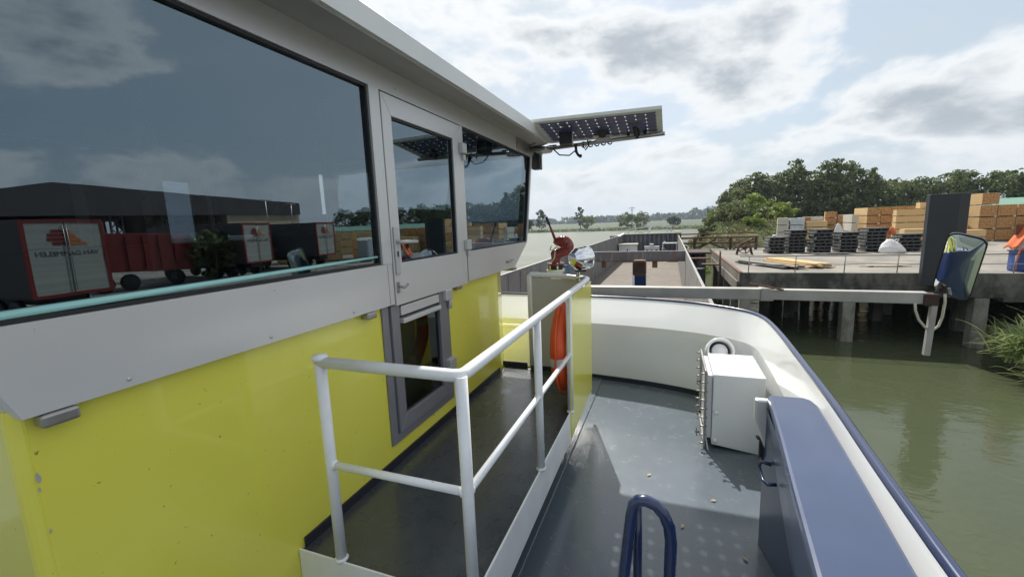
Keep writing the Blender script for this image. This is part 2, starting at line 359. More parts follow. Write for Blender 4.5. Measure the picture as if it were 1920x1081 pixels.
def dup(root, loc, rotz=0, label=None, scale=None):
    c = root.copy(); COL.objects.link(c); c.location = loc; c.rotation_euler = (0, 0, rotz)
    if label: c['label'] = label
    if scale: c.scale = scale
    for ch in list(root.children):
        k = ch.copy(); COL.objects.link(k); k.parent = c
        for g in list(ch.children):
            q = g.copy(); COL.objects.link(q); q.parent = k
    return c
def arc(c, r, a0, a1, n, z):
    return [(c[0]+r*math.cos(R(a0+(a1-a0)*i/n)), c[1]+r*math.sin(R(a0+(a1-a0)*i/n)), z) for i in range(n+1)]
def rotz(a): return Matrix.Rotation(a, 3, 'Z')

# ================================================================== SETTING
ZW = -6.65           # water
ZQ = -3.10           # quay level
wm = MB(); wm.add([(-4000, -2500, ZW), (4000, -2500, ZW), (4000, 4000, ZW), (-4000, 4000, ZW)], [(0, 1, 2, 3)])
tag(wm.build('water', M['water']), 'green brown calm river water', None, None, 'structure')
# river bed / far ground so that the world ends in land
def hgt(x, y):
    return 0
# ground on the right: quay land, bank slope, mound
def gz(x, y):
    # shoreline: near part x>15.5 for y<26 ; behind the jetty y>44 and right of a slanting line
    if y < 30: s = (x-15.2)
    elif y < 48: s = min((x-17.5)*1.0, 99) if True else 0
    else: s = min(x-(2.0+(y-60)*.12), max(y-63, (x-17.5)*2))
    if y >= 30 and y < 48: s = x-18.0-(0 if y < 44 else 0)
    z = ZW-1.2+max(0, min(1, (s+2)/5))*(ZQ-.06-(ZW-1.2))
    if y > 50: # mound left of timber yard
        d = math.exp(-((x-7.5)/6.5)**2-((y-82)/12)**2)*3.3+math.exp(-((x-15)/5)**2-((y-78)/7)**2)*1.2
        if s > 0: z += d*min(1, s/4)
    return z
P = []
xs = [-1+i*1.0 for i in range(40)]+[40+i*6 for i in range(30)]+[260, 400, 800, 1600]
ys = [-120, -60, -40, -20, -10]+[-6+i*2.0 for i in range(60)]+[118+i*8 for i in range(12)]+[240, 300, 400]
for y in ys: P.append([(x, y, gz(x, y)+(random.uniform(-.05, .05) if y > 46 else 0)) for x in xs])
g = MB().grid(P); tag(g.build('ground', M['ground']), 'dry grassy ground and mound behind the jetty', None, None, 'structure')
# concrete yard surface
y_ = MB(); y_.box((15.9, -60, ZQ-.5), (85, 25.72, ZQ-.012)); y_.box((17.9, 46.0, ZQ-.5), (85, 80, ZQ-.012))
tag(y_.build('yard', M['concdeck']), 'pale concrete yard', None, None, 'structure')
# far shore
def farshore():
    P = []
    line = [(-1500, 420), (-500, 330), (-250, 305), (-98, 303), (-37, 285), (20, 272), (60, 262), (110, 255), (200, 250), (700, 240)]
    for (x, y) in line:
        P.append([(x, y-1.5, ZW-.6), (x, y, ZW+.5), (x*1.01, y+4, ZW+1.3), (x*1.1, y+60, ZW+1.9), (x*3.5, 1500, ZW+2.0), (x*8, 3800, ZW+3)])
    P = [list(r) for r in zip(*P)]
    tag(MB().grid(P).build('far_bank', M['field']), 'low green bank across the river', None, None, 'structure')
farshore()
# ------------------------------------------------------------------ foliage generators
def leaf_cloud(mb, centres, n_per, size, flat=.8, hang=0):
    """centres: (x,y,z,rx,ry,rz) clusters filled with small quads"""
    V = []; Fc = []
    for (cx_, cy_, cz_, ax_, ay_, az_) in centres:
        d = rng.normal(size=(n_per, 3)); d /= np.linalg.norm(d, axis=1)[:, None]
        rad = rng.uniform(.45, 1.05, n_per)**.6
        pt = d*rad[:, None]*np.array([ax_, ay_, az_])+np.array([cx_, cy_, cz_])
        a = rng.normal(size=(n_per, 3)); a /= np.linalg.norm(a, axis=1)[:, None]
        b = np.cross(a, rng.normal(size=(n_per, 3))); b /= np.linalg.norm(b, axis=1)[:, None]
        s = size*rng.uniform(.55, 1.3, n_per)
        for i in range(n_per):
            p = pt[i]; u = a[i]*s[i]; v = b[i]*s[i]*.6; o = len(V)
            V += [tuple(p-u), tuple(p+v*.9), tuple(p+u), tuple(p-v)]
            Fc.append((o, o+1, o+2, o+3))
    mb.add(V, Fc)
def tree_parts(root, h, crown_w, leafm, nleaf=26, leaf=.30, seed=0, trunk_frac=.32, ncl=60, slim=1.0, trunks=1):
    rd = random.Random(seed); cl = []; tb = MB()
    for t in range(trunks):
        bx = rd.uniform(-.3, .3)*(trunks-1)*1.6; lean = rd.uniform(-.06, .06)
        top = (bx+lean*h, rd.uniform(-.3, .3), h*.86)
        pts = [(bx, 0, -.6), (bx+lean*h*.3, 0.05, h*.3), (bx+lean*h*.7, .1, h*.6), top]
        tb.tube(pts, [h*.020, h*.015, h*.009, h*.003], 7)
        for k in range(8):
            f = rd.uniform(.28, .8); z0 = h*f; a = rd.uniform(0, 6.28); L = crown_w*.48*rd.uniform(.5, 1)*(1.15-f*.6)
            x0 = bx+lean*z0; e = (x0+math.cos(a)*L, math.sin(a)*L, z0+L*rd.uniform(.35, .9))
            tb.tube([(x0, 0, z0), (x0+math.cos(a)*L*.5, math.sin(a)*L*.5, z0+L*.25), e], [h*.006, h*.004, h*.0015], 5)
            cl.append((*e, crown_w*.12, crown_w*.12, crown_w*.10))
    for i in range(ncl):
        f = rd.uniform(0, 1); z = h*(trunk_frac+(1-trunk_frac)*f)
        prof = math.sin(math.pi*min(1, (.12+f*.86)))**.6 if f < .95 else .35
        rmax = crown_w*.5*prof*rd.uniform(.55, 1.12); a = rd.uniform(0, 6.28); rr_ = rmax*math.sqrt(rd.uniform(.15, 1))
        s = crown_w*rd.uniform(.06, .13)
        cl.append((math.cos(a)*rr_, math.sin(a)*rr_, z, s*1.15, s*1.15, s*.8))
    lm = MB(); leaf_cloud(lm, cl, nleaf, leaf)
    tb.build('trunk', M['bark'], root, local=True); lm.build('crown', leafm, root, local=True)
protos = []
specs = [(13.5, 8, 'leaf', .22, 70, 1), (12, 9.5, 'leaf', .15, 75, 2), (10, 8, 'leaf2', .12, 60, 1), (14, 7, 'leaf', .2, 60, 1), (9, 8.5, 'leaf', .08, 70, 2)]
belt = [  # x, y, variant, scale
 (11.3, 109, 3, .60), (12.6, 112, 3, .66), (14.8, 109, 2, .90), (15.5, 113, 2, 1.1), (18.5, 110, 0, .92), (21.5, 112, 1, .98),
 (24.8, 109, 3, 1.02), (28, 113, 1, 1.0), (31.5, 109, 0, 1.03), (35.0, 112, 1, 1.08), (38.2, 109, 3, .82), (41, 112, 2, .9), (44.5, 110, 4, .95),
 (48, 112, 1, .76), (51.5, 110, 1, .82), (55, 112, 0, .76), (58.5, 110, 1, .78), (62, 112, 4, 1.05), (66, 110, 1, .82), (70, 112, 1, .76), (74, 110, 0, .7), (79, 112, 4, 1.05), (84, 110, 1, .8), (89, 112, 4, 1.1), (95, 110, 1, .82),
 (33, 118, 4, 1.25), (22, 119, 4, 1.2), (46.5, 119, 4, 1.05), (57, 119, 4, 1.0), (68, 119, 4, 1.0), (15.5, 119, 4, 1.0), (27, 119, 4, 1.25), (39, 119, 4, 1.1)]
made = {}
for i, (x, y, k, s) in enumerate(belt):
    back = i >= 25
    o_ = ['first', 'second', 'third', 'fourth', 'fifth', 'sixth', 'seventh', 'eighth', 'ninth', 'tenth', 'eleventh', 'twelfth', 'thirteenth', 'fourteenth', 'fifteenth', 'sixteenth', 'seventeenth', 'eighteenth', 'nineteenth', 'twentieth', 'twenty-first', 'twenty-second', 'twenty-third', 'twenty-fourth', 'twenty-fifth']
    lab = '%s tree, %s from the left in the %s row behind the timber yard' % (['tall two-trunked', 'wide dark green', 'olive green', 'tall narrow', 'low bushy'][k], o_[(i-25) if back else i], 'back' if back else 'front')
    if k not in made:
        h, cw, lm_, tf, nc, tk = specs[k]
        r = thing('broadleaf_tree', lab, 'tree', (x, y, gz(x, y)), 'trees in the belt behind the timber yard')
        tree_parts(r, h, cw, M[lm_], 30, .34, 100+k, tf, nc, trunks=tk); made[k] = r; r.scale = (s, s, s)
    else: dup(made[k], (x, y, gz(x, y)), i*1.3, lab, (s, s, s))
# bright small trees and bushes on the mound
def bush(name, label, x, y, h, wd, lm_, seed, cat='bush', group=None, leaf=.22, nc=26, nl=40, tf=.05):
    r = thing(name, label, cat, (x, y, gz(x, y)), group); tree_parts(r, h, wd, M[lm_], nl, leaf, seed, tf, nc); return r
bush('young_tree', 'bright green young tree with rounded crown left of the white timber packs', 13.3, 84, 4.6, 5.2, 'leafl', 1, 'tree', nc=50)
bush('young_tree', 'taller yellow green sapling behind the round bright tree', 16.2, 92, 6.0, 4.0, 'leafl', 2, 'tree', nc=40)
bush('young_tree', 'bright green bushy sapling next to the white timber packs', 18.0, 85, 4.4, 4.5, 'leafl', 3, 'tree', nc=40)
bush('bush', 'low grey green bush at the left end of the mound', 4.6, 76, 1.8, 3.4, 'leaf2', 4)
bush('bush', 'olive bush spilling over the mound above the rusty girders', 6.4, 77, 1.9, 4.2, 'leaf2', 5)
bush('bush', 'wide brownish green bush on the crest of the mound', 9.4, 79, 1.7, 4.6, 'leaf2', 6)
bush('bush', 'small green bush in front of the rusty girders', 3.6, 56, 1.6, 2.4, 'leafl', 8)
bush('bush', 'leafy weeds under the rusty girders beside the jetty', 6.0, 50, 1.5, 3.0, 'leafl', 9)
bush('bush', 'bright weeds behind the second dark pallet stack', 10.0, 52, 1.5, 2.4, 'leafl', 10)
for i, (x, y, h, wd, lm_, lab) in enumerate(((7.6, 84, 1.3, 4.0, 'leaf2', 'green bush on the left slope of the mound'), (12.2, 86, 2.4, 5.2, 'leaf', 'dark bush behind the crest of the mound'), (4.9, 84, 1.9, 3.4, 'leafl', 'light green bush at the foot of the mound by the water'), (8.4, 75, 1.2, 4.0, 'leaf2', 'low weeds on the near slope of the mound'), (5.6, 73, 1.2, 3.4, 'leaf', 'dark low shrub at the near foot of the mound'), (10.4, 76, 1.1, 3.6, 'leaf', 'dark low shrub on the right half of the mound'), (7.1, 80, 1.5, 3.0, 'leafl', 'bright small shrub near the top of the mound'), (12.6, 77, 1.0, 3.4, 'leaf2', 'flat olive weeds at the right foot of the mound'), (3.2, 70, 1.3, 2.8, 'leaf2', 'shrub at the water edge left of the mound'), (11.5, 72, .9, 3.6, 'leafl', 'bright flat weeds in front of the mound'))):
    bush('bush', lab, x, y, h, wd, lm_, 30+i)
sm = MB(); cl = []
for i in range(620):
    x, y = random.uniform(2.2, 17.5), random.uniform(65, 92); z = gz(x, y)
    if z < ZW+1.5: continue
    h = random.uniform(.12, .5)*(1.3 if x < 9 else .7); cl.append((x, y, z+h*.5, random.uniform(.5, 1.1), random.uniform(.5, 1.0), h))
leaf_cloud(sm, cl, 26, .17)
tag(sm.build('scrub', M['leaf2']), 'low green and olive scrub covering the mound', 'scrub', None, 'stuff')
dg = MB(); cl = []
for i in range(200):
    x, y = random.uniform(8, 17.5), random.uniform(68, 84); z = gz(x, y); cl.append((x, y, z+.06, 1.0, .8, .12))
leaf_cloud(dg, cl, 26, .16)
M['drygrass'] = leafmat('dry_grass_blades', (.16, .12, .06), (.34, .28, .14))
dg_o = dg.build('dry_grass', M['drygrass']); tag(dg_o, 'dry yellow grass and brown earth tufts on the right of the mound', 'grass', None, 'stuff')
# far shore trees
for i, (px_, py_, h, wd, lm_, lab) in enumerate([
    (-104, 318, 8, 9, 'leaffar', 'small rounded tree left of the dark tree on the far bank'),
    (-93, 315, 15, 9.5, 'leaffar', 'tall dark pointed tree on the far bank behind the monitor lever'),
    (-62, 312, 15.5, 7, 'leaffar', 'slender open crowned tree on the far bank'),
    (-56, 308, 8.5, 15, 'leaf2', 'broad low willow beside the slender tree on the far bank'),
    (-28, 296, 10, 13, 'leaf2', 'rounded willow on the far bank left of the power pole'),
    (-18, 293, 9, 13, 'leaf2', 'wide willow on the far bank right of the power pole'),
    (-129, 322, 5, 8, 'leaf2', 'low bush on the far bank next to the wheelhouse corner'),
    (28, 330, 10, 12, 'leaffar', 'dark tree on the far bank above the bow rails'),
    (2, 330, 6, 10, 'leaffar', 'low tree on the far bank right of the willows')]):
    r = thing('riverside_tree', lab, 'tree', (px_, py_, ZW+1.4), 'trees scattered on the far bank')
    tree_parts(r, h, wd, M[lm_], 34, .55, 40+i, .12 if wd > 9 else .2, 34)
# reeds of the far bank (stuff), far wood (stuff)
fw = MB(); cl = []
for i in range(620):
    t = rng.uniform(0, 1); x = -1500+t*2900; y = 1250+rng.uniform(-60, 200)+abs(x)*.1
    h = (20 if x < 60 else 30)*rng.uniform(.5, 1.15)
    if x > 60: h += 16*math.exp(-((x-330)/190)**2)
    cl.append((x, y, ZW+h*.45, rng.uniform(14, 30), 14, h*.62))
leaf_cloud(fw, cl, 110, 4.2)
tag(fw.build('far_wood', M['leaffar']), 'blue green wood along the horizon beyond the river', 'wood', None, 'stuff')
rd_ = MB(); cl = []
for i in range(520):
    t = i/520; x = -260+t*460; yb = np.interp(x, [-260, -98, -37, 20, 110, 200], [306, 303, 285, 272, 255, 250])
    cl.append((x+rng.uniform(-1, 1), yb+rng.uniform(.3, 3.5), ZW+1.0+rng.uniform(0, .6), 1.6, 1.0, .9))
leaf_cloud(rd_, cl, 16, .5)
tag(rd_.build('reeds', M['leaf2']), 'low green reeds lining the far bank', 'reeds', None, 'stuff')
# hill ridge right of the far wood
# power pole
pp = thing('power_pole', 'thin power pole with crossarm among the willows on the far bank', 'pole', (-24.5, 300, ZW+1.2))
m = MB().tube([(-24.5, 300, ZW+1.2), (-24.5, 300, ZW+15.5)], [.28, .18], 8); m.build('pole', M['rustdark'], pp)
m = MB().bar((-26.6, 300, ZW+14.6), (-22.4, 300, ZW+14.6), .25, .25); m.bar((-25.8, 300, ZW+13.2), (-23.2, 300, ZW+13.2), .2, .2); m.build('crossarm', M['rustdark'], pp)
# ------------------------------------------------------------------ jetty
JY0, JY1, JX0, JX1 = 25.8, 42.6, 3.6, 60
jt = thing('concrete_jetty', 'long concrete jetty on square piles with a dirty dark edge beam', 'jetty', (JX0, JY0, ZW))
MB().box((JX0+.12, JY0+.12, ZQ-.42), (JX1, 46.0, ZQ)).build('deck_slab', M['concdeck'], jt)
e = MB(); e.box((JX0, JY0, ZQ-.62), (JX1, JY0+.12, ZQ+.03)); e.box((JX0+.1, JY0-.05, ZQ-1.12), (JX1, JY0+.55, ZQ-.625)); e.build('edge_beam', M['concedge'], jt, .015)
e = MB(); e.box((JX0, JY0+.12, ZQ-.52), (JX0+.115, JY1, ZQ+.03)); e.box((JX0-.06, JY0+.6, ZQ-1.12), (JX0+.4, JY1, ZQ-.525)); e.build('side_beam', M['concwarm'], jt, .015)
MB().box((JX0-.02, JY0+.1, ZQ+.034), (JX0+.16, JY1, ZQ+.06)).build('edge_angle', M['rust'], jt)
u = MB()
for yy in (29.5, 33.5, 37.5, 41.5): u.box((JX0+.45, yy-.25, ZQ-1.0), (JX1, yy+.25, ZQ-.43))
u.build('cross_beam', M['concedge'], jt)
px_front = [3.92, 8.63, 13.72, 18.8, 23.9, 29, 34]
for i, x in enumerate(px_front):
    for j, yy in enumerate((26.05, 29.5, 33.5, 37.5, 41.5)):
        if i > 4 and j > 1: continue
        xo = x+(0 if j == 0 else (1.1 if j % 2 else -.6)) if i else x
        MB().box((xo-.27, yy-.27, ZW-2), (xo+.27, yy+.27, ZQ-1.125)).build('pile', M['concpile'], jt, .03)
for x in (11.9, 5.9, 7.3, 10.3):
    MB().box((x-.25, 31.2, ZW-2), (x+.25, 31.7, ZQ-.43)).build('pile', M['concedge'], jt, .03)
# dark back wall of the jetty (sheet piling) leaving bright gaps
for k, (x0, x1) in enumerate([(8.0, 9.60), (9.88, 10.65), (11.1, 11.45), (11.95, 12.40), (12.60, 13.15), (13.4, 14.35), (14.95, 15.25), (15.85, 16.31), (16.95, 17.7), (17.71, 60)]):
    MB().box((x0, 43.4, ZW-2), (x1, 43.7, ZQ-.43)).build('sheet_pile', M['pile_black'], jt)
# haunch step in the front beam
MB().box((14.4, JY0-.12, ZQ-1.28), (15.6, JY0+.5, ZQ-1.125)).build('haunch', M['concedge'], jt, .01)
# jetty railing
rl = thing('jetty_railing', 'thin grey steel railing with two rails along the jetty edge', 'railing', (4.0, 25.92, ZQ))
x = 4.03; tops = []
posts = [4.03, 6.2, 8.34, 10.49, 12.6, 14.74, 16.9, 19.0, 21.2, 23.3]
for x in posts: MB().tube([(x, 25.92, ZQ), (x+.02, 25.92, ZQ+.9)], .025, 8).build('post', M['steel'], rl)
MB().tube([(3.6, 25.92, ZQ+.9)]+[(x, 25.92, ZQ+.9-(.0)) for x in posts], .022, 8).build('rail', M['rustdark'], rl)
sag = []
for a, b in zip(posts[:-1], posts[1:]):
    for t in (0, .25, .5, .75): sag.append((a+(b-a)*t, 25.92, ZQ+.45+(.05*math.sin(math.pi*t) if 8 < a < 10 else 0)))
MB().tube(sag, .02, 8).build('rail', M['steel'], rl)
# black mooring pile in front of the jetty
bp = thing('mooring_post', 'tall black box shaped steel post fixed to the front edge of the jetty', 'mooring post', (11.9, 25.2, ZW))
MB().prism([(11.13, 25.45), (11.13, 25.15), (12.05, 24.85), (12.55, 25.15), (12.55, 25.745), (11.5, 25.745)], 'z', -3.58, .62).build('casing', M['pile_black'], bp, .02)
# planks lying on the jetty
def planks(name, label, cx_, cy_, rot, n, L, wd, th, mat, layers, jitter=.15, mat2=None):
    r = thing(name, label, 'planks', (cx_, cy_, ZQ))
    for l in range(layers):
        for k in range(n-l):
            m = MB(); a = rot+random.uniform(-.03, .03)
            off = (k-(n-l-1)/2)*wd*1.12; c = Vector((math.cos(rot+math.pi/2)*off, math.sin(rot+math.pi/2)*off, .06+l*th*1.08+th/2))
            c += Vector((math.cos(rot), math.sin(rot), 0))*random.uniform(-jitter, jitter)
            m.obox(c, (L*random.uniform(.9, 1), wd, th), rotz(a)); m.build('plank', mat2 if (mat2 and (k+l) % 3 == 0) else mat, r, .004, local=True)
    for s in (-1, 1):
        m = MB(); m.obox((math.cos(rot)*L*.3*s, math.sin(rot)*L*.3*s, .03), (.1, wd*n*1.1, .06), rotz(rot)); m.build('bearer', M['palletwood'], r, local=True)
    return r
planks('plank_pile', 'dark weathered boards lying loose at the jetty corner behind the rail', 5.6, 29.6, R(118), 5, 4.4, .2, .07, M['palletwood'], 2, .4, M['light_brown'])
planks('plank_pile', 'neat bundle of fresh yellow boards lying on the jetty behind the rail', 7.2, 30.2, R(113), 6, 4.6, .2, .07, M['packside'], 3, .15)
planks('loose_planks', 'two thin pale boards lying flat in the middle of the jetty', 11.2, 29.0, R(4), 2, 2.2, .15, .03, M['light_brown'], 1)
# dark debris strip by pallets
planks('loose_planks', 'dark thin boards lying in front of the dark pallet stacks', 11.2, 37.6, R(2), 3, 2.6, .2, .05, M['palletwood'], 1)
# pallet stacks ------------------------------------------------------
pl = None; nth = ['bottom', 'second', 'third', 'fourth', 'fifth', 'sixth', 'seventh', 'eighth']
stack = ['first', 'second', 'third', 'fourth', 'fifth', 'sixth']
def pallet_at(x, y, z, a, lab, sx=1):
    global pl
    if pl is None:
        pl = thing('pallet', lab, 'pallet', (0, 0, 0), 'dark weathered pallets stacked on the jetty')
        m = MB()
        for k in range(5): m.box((-.85, -1.0+k*.44, .165), (.85, -1.0+k*.44+.34, .250))
        m.build('deck_boards', M['palletboard'], pl, .005, local=True)
        for k in range(4):
            m = MB(); m.box((-.82+k*.50, -.93, .0), (-.82+k*.50+.14, .98, .164)); m.build('bearer', M['palletend'] if k == 0 else M['palletgap'], pl, .005, local=True)
        pl.location = (x, y, z); pl.rotation_euler = (0, 0, a); pl.scale = (sx, .62, 1)
    else: dup(pl, (x, y, z), a, lab, (sx, .62, 1))
sx_ = [(7.95, 39.7, 5, .86), (9.45, 40.2, 7, .9), (11.1, 39.9, 7, .93), (12.75, 39.9, 6, .88), (14.6, 40.3, 7, .95), (16.7, 40.4, 5, .98)]
for i, (x, y, n, s) in enumerate(sx_):
    for k in range(n):
        pallet_at(x+random.uniform(-.06, .06), y+random.uniform(-.05, .05), ZQ+.02+k*.257, random.uniform(-.07, .07)+R(3), 'dark pallet in the %s jetty stack from the left, %s layer%s' % (stack[i], nth[k], ', topmost' if k == n-1 else ''), s*random.uniform(.80, .87))
# odds on stacks
o = MB(); o.lathe([(0, 0), (.16, .02), (.18, .1), (.1, .17), (0, .19)], (7.9, 39.6, ZQ+.02+5*.257), seg=10)
tag(o.build('sack', M['bag']), 'small white bundle on top of the first dark pallet stack', 'bundle')
def sack(name, lab, c, sx, sy, sz, mat, seed, cat='bag'):
    rd = random.Random(seed); P = []
    r = thing(name, lab, cat, c)
    for i in range(11):
        t = i/10; z = sz*t; ww = [.93, 1.0, 1.02, 1.0, .96, .90, .82, .72, .60, .46, .30][i]
        ring = []
        for j in range(18):
            a = 6.283*j/18; k = ww*(1+.10*math.sin(3*a+seed+t*2)+.05*math.sin(7*a+seed*2-t*5)+rd.uniform(-.07, .07))
            ring.append((math.cos(a)*sx*k, math.sin(a)*sy*k, z*(1+.13*math.cos(a+seed))+rd.uniform(-.03, .03)))
        ring.append(ring[0]); P.append(ring)
    P.append([(0, 0, sz*1.04)]*19)
    MB().grid(P).build('bag_body', mat, r, local=True, sub=1); return r
bb = sack('bulk_bag', 'slumped white bulk bag with loops in front of the sixth pallet stack', (15.1, 38.4, ZQ), .74, .66, .92, M['bag'], 3)
for a in (0, 2.1, 4.2):
    MB().tube([(math.cos(a)*.3, math.sin(a)*.3, .78), (math.cos(a)*.36, math.sin(a)*.36, 1.0), (math.cos(a+.6)*.34, math.sin(a+.6)*.34, .98), (math.cos(a+.6)*.3, math.sin(a+.6)*.3, .76)], .03, 6).build('loop', M['bag'], bb, local=True)
ob = sack('orange_bundle', 'small orange fabric bundle on top of the sixth pallet stack', (15.75, 40.2, ZQ+.02+5*.257), .22, .2, .5, M['orangecloth'], 4, 'bundle')
# thin timber strips stack right of the pallets
planks('plank_pile', 'low stack of thin pale and grey boards left of the black mooring pile', 18.4, 41.5, R(3), 4, 2.4, .35, .13, M['palletend'], 4, .2, M['light_brown'])
# ------------------------------------------------------------------ timber packs
packs = {}
def pack(x, y, z, wx, wy, hz, a, lab, side='packside', end='packend', grp='timber packs stacked in the yard', face='y'):
    """a wrapped timber pack; the end grain looks to -Y (face y) or the long side does"""
    key = (wx, wy, hz, side, end, face)
    if key in packs: return dup(packs[key], (x, y, z), a, lab)
    r = thing('timber_pack', lab, 'timber pack', (0, 0, 0), grp)
    g_ = .05
    if face == 'y':
        MB().box((-wx/2+.02, -wy/2+.03, g_), (wx/2-.02, wy/2-.03, hz-.02)).build('boards', M[side], r, .01, local=True)
        MB().box((-wx/2+.03, -wy/2, g_+.01), (wx/2-.03, -wy/2+.026, hz-.03)).build('board_ends', M[end], r, local=True)
    else:
        MB().box((-wx/2, -wy/2, g_), (wx/2-.05, wy/2, hz-.02)).build('boards', M[side], r, .01, local=True)
        MB().box((wx/2-.046, -wy/2+.01, g_+.01), (wx/2, wy/2-.01, hz-.03)).build('board_ends', M[end], r, local=True)
    for s in (-.3, .3):
        m = MB()
        if face == 'y': m.box((-wx/2+.05, s*wy-.05, 0), (wx/2-.05, s*wy+.05, g_-.002))
        else: m.box((s*wx-.05, -wy/2+.03, 0), (s*wx+.05, wy/2-.03, g_-.002))
        m.build('bearer', M['palletend'], r, local=True)
    if face == 'y': MB().box((wx/2-.2, -wy/2-.02, -.02), (wx/2-.02, -wy/2+.06, .06)).build('tag_block', M['bag'], r, local=True)
    r.location = (x, y, z); r.rotation_euler = (0, 0, a); packs[key] = r; return r
ordl = ['bottom', 'second', 'third', 'fourth', 'fifth', 'sixth']; ordc = ['first', 'second', 'third', 'fourth', 'fifth', 'sixth', 'seventh']
Z0 = ZQ+.0
# block A: four columns of orange ends, cream side
for c in range(4):
    for l in range(4):
        pack(20.1+c*1.16, 57.4+c*.05, Z0+l*.86, 1.14, 4.2, .85, R(-3), 'orange ended pack, tall block left of the cream stacks, %s column, %s layer' % (ordc[c], ordl[l]))
# block B cream long sides
for c in range(2):
    for l in range(5 if c == 0 else 4):
        pack(21.6+c*2.75, 51.5+c*1.0, Z0+l*.62+(0), 2.6, 1.1, .61, R(-8), 'cream long-sided pack left of the black pile, %s column, %s layer' % (ordc[c], ordl[l]), face='x', end='packbrown')
pack(23.6, 52.2, Z0+5*.62-.01, 2.6, 1.1, .61, R(-8), 'topmost cream timber pack beside the black mooring pile', face='x', end='packbrown')
for l in range(3):
    pack(20.3, 46.7, Z0+l*.48, 2.6, 1.1, .46, R(-4), 'low cream timber pack in front of the tall cream stacks, %s layer' % ordl[l], face='x', end='packbrown')
pack(23.1, 46.9, Z0, 2.6, 1.1, .61, R(-4), 'single cream timber pack on the ground next to the black mooring pile', face='x', end='packbrown')
pack(23.1, 46.9, Z0+.62, 2.6, 1.1, .61, R(-4), 'second cream timber pack up, right next to the black mooring pile', face='x', end='packbrown')
# block C right of the pile
for c in range(4):
    for l in range(3):
        if c == 3 and l < 2: continue
        pack(26.55+c*1.27, 52.8+.0*c, Z0+l*1.07+(0), 1.24, 4.0, 1.05, R(4), 'orange ended pack, block right of the black pile, %s column, %s layer' % (ordc[c], ordl[l]))
pack(26.6, 52.8, Z0+3*1.07, 1.24, 4.0, 1.05, R(4), 'single orange pack on top of the block right of the black pile')
for l in range(2):
    pack(30.6, 49.6, Z0+l*1.03, 2.9, 1.3, 1.02, R(6), 'yellow timber pack showing its long side at the right edge, %s layer' % ordl[l], face='x', end='packbrown')
pack(31.6, 52.8, Z0+2*1.07, 1.24, 4.0, 1.05, R(4), 'orange pack at the far right above the yellow packs')
pack(31.6, 52.8, Z0+1*1.07, 1.24, 4.0, 1.05, R(4), 'orange pack at the far right behind the yellow packs')
pack(31.6, 52.8, Z0, 1.24, 4.0, 1.05, R(4), 'orange pack on the ground at the far right behind the yellow packs')
pack(30.36, 52.8, Z0+1*1.07, 1.24, 4.0, 1.05, R(4), 'orange pack in the fourth column right of the black pile, middle layer behind yellow')
pack(30.36, 52.8, Z0, 1.24, 4.0, 1.05, R(4), 'orange pack in the fourth column right of the black pile, ground layer')
# small group D on the left
for l in range(3): pack(13.1, 61.5, Z0+l*.88, 1.2, 2.4, .87, R(-10), 'bleached white timber pack at the left end of the yard, %s layer' % ordl[l], 'packpale', 'packpale')
for l in range(3): pack(14.55, 61.5, Z0+l*.86, 1.5, 2.4, .85, R(-8), 'foil wrapped timber pack next to the bleached packs, %s layer' % ordl[l], 'foil', 'foil')
pack(15.8, 63.5, Z0+2*.87, 1.2, 2.4, .87, R(-8), 'small brown timber pack between foil wrapped and orange packs', 'packbrown', 'packbrown')
for l in range(2): pack(15.8, 63.5, Z0+l*.87, 1.2, 2.4, .87, R(-8), 'brown timber pack under the small brown pack, %s layer' % ordl[l], 'packbrown', 'packbrown')
for l in range(3): pack(16.3, 60.2, Z0+l*.72, 2.0, 1.3, .70, R(-8), 'yellow orange timber pack behind the third pallet stack, %s layer' % ordl[l], face='x', end='packend')
pack(17.0, 64.5, Z0+2.1, 2.0, 1.2, .55, R(-6), 'pale blue wrapped timber pack behind the orange packs', 'foil', 'foil', face='x')
for l in range(4): pack(18.0, 61.5, Z0+l*.80, 1.15, 2.4, .79, R(-14), 'orange pack in the taller column behind the fourth pallet stack, %s layer' % ordl[l])
for l in range(3): pack(19.2, 61.3, Z0+l*.92, 1.15, 2.4, .91, R(-14), 'wide orange pack right of the taller column behind the fourth pallet stack, %s layer' % ordl[l])
pack(19.9, 66.5, Z0, 1.9, 2.0, 2.6, R(0), 'tall brown timber pack in the gap left of the pale packs', 'packbrown', 'packbrown')
for l in range(3): pack(18.75, 57.6, Z0+l*.93, .62, 3.2, .92, R(-3), 'narrow pale timber pack beside the tall orange block, %s layer' % ordl[l], 'packpale', 'packpale')
sack('bulk_bag', 'upright whitish bulk bag left of the narrow pale timber packs', (17.75, 57.6, ZQ), .5, .5, 1.7, M['bag'], 9)
# yard to the right, outside the frame but seen in the door glass
for c in range(5):
    for l in range(3): pack(38+c*2.0, 47-c*3.0, Z0+l*1.0, 1.9, 4.2, .98, R(30), 'orange ended pack reflected in the door glass, %s row, %s layer' % (ordc[c], ordl[l]))
for c in range(3):
    for l in range(3 if c < 2 else 2): pack(29.5+c*2.4, 39.5-c*3.1, Z0+l*1.0, 2.3, 3.6, .98, R(-50), 'yellow pack reflected low in the door glass, %s row, %s layer' % (ordc[c], ordl[l]), 'packside', 'packside')
# green roofed shed beyond
gs = thing('green_roof_shed', 'long low shed with a pale green roof behind the orange packs', 'shed', (62, 92, ZQ))
MB().box((46, 89, ZQ), (92, 100, -.05)).build('wall', M['creamwall'], gs)
MB().prism([(88.3, -.2), (100.7, -.2), (100.7, 0), (94.5, 1.2), (88.3, -.0)], 'x', 45.5, 92.5).build('roof', M['greenroof'], gs)
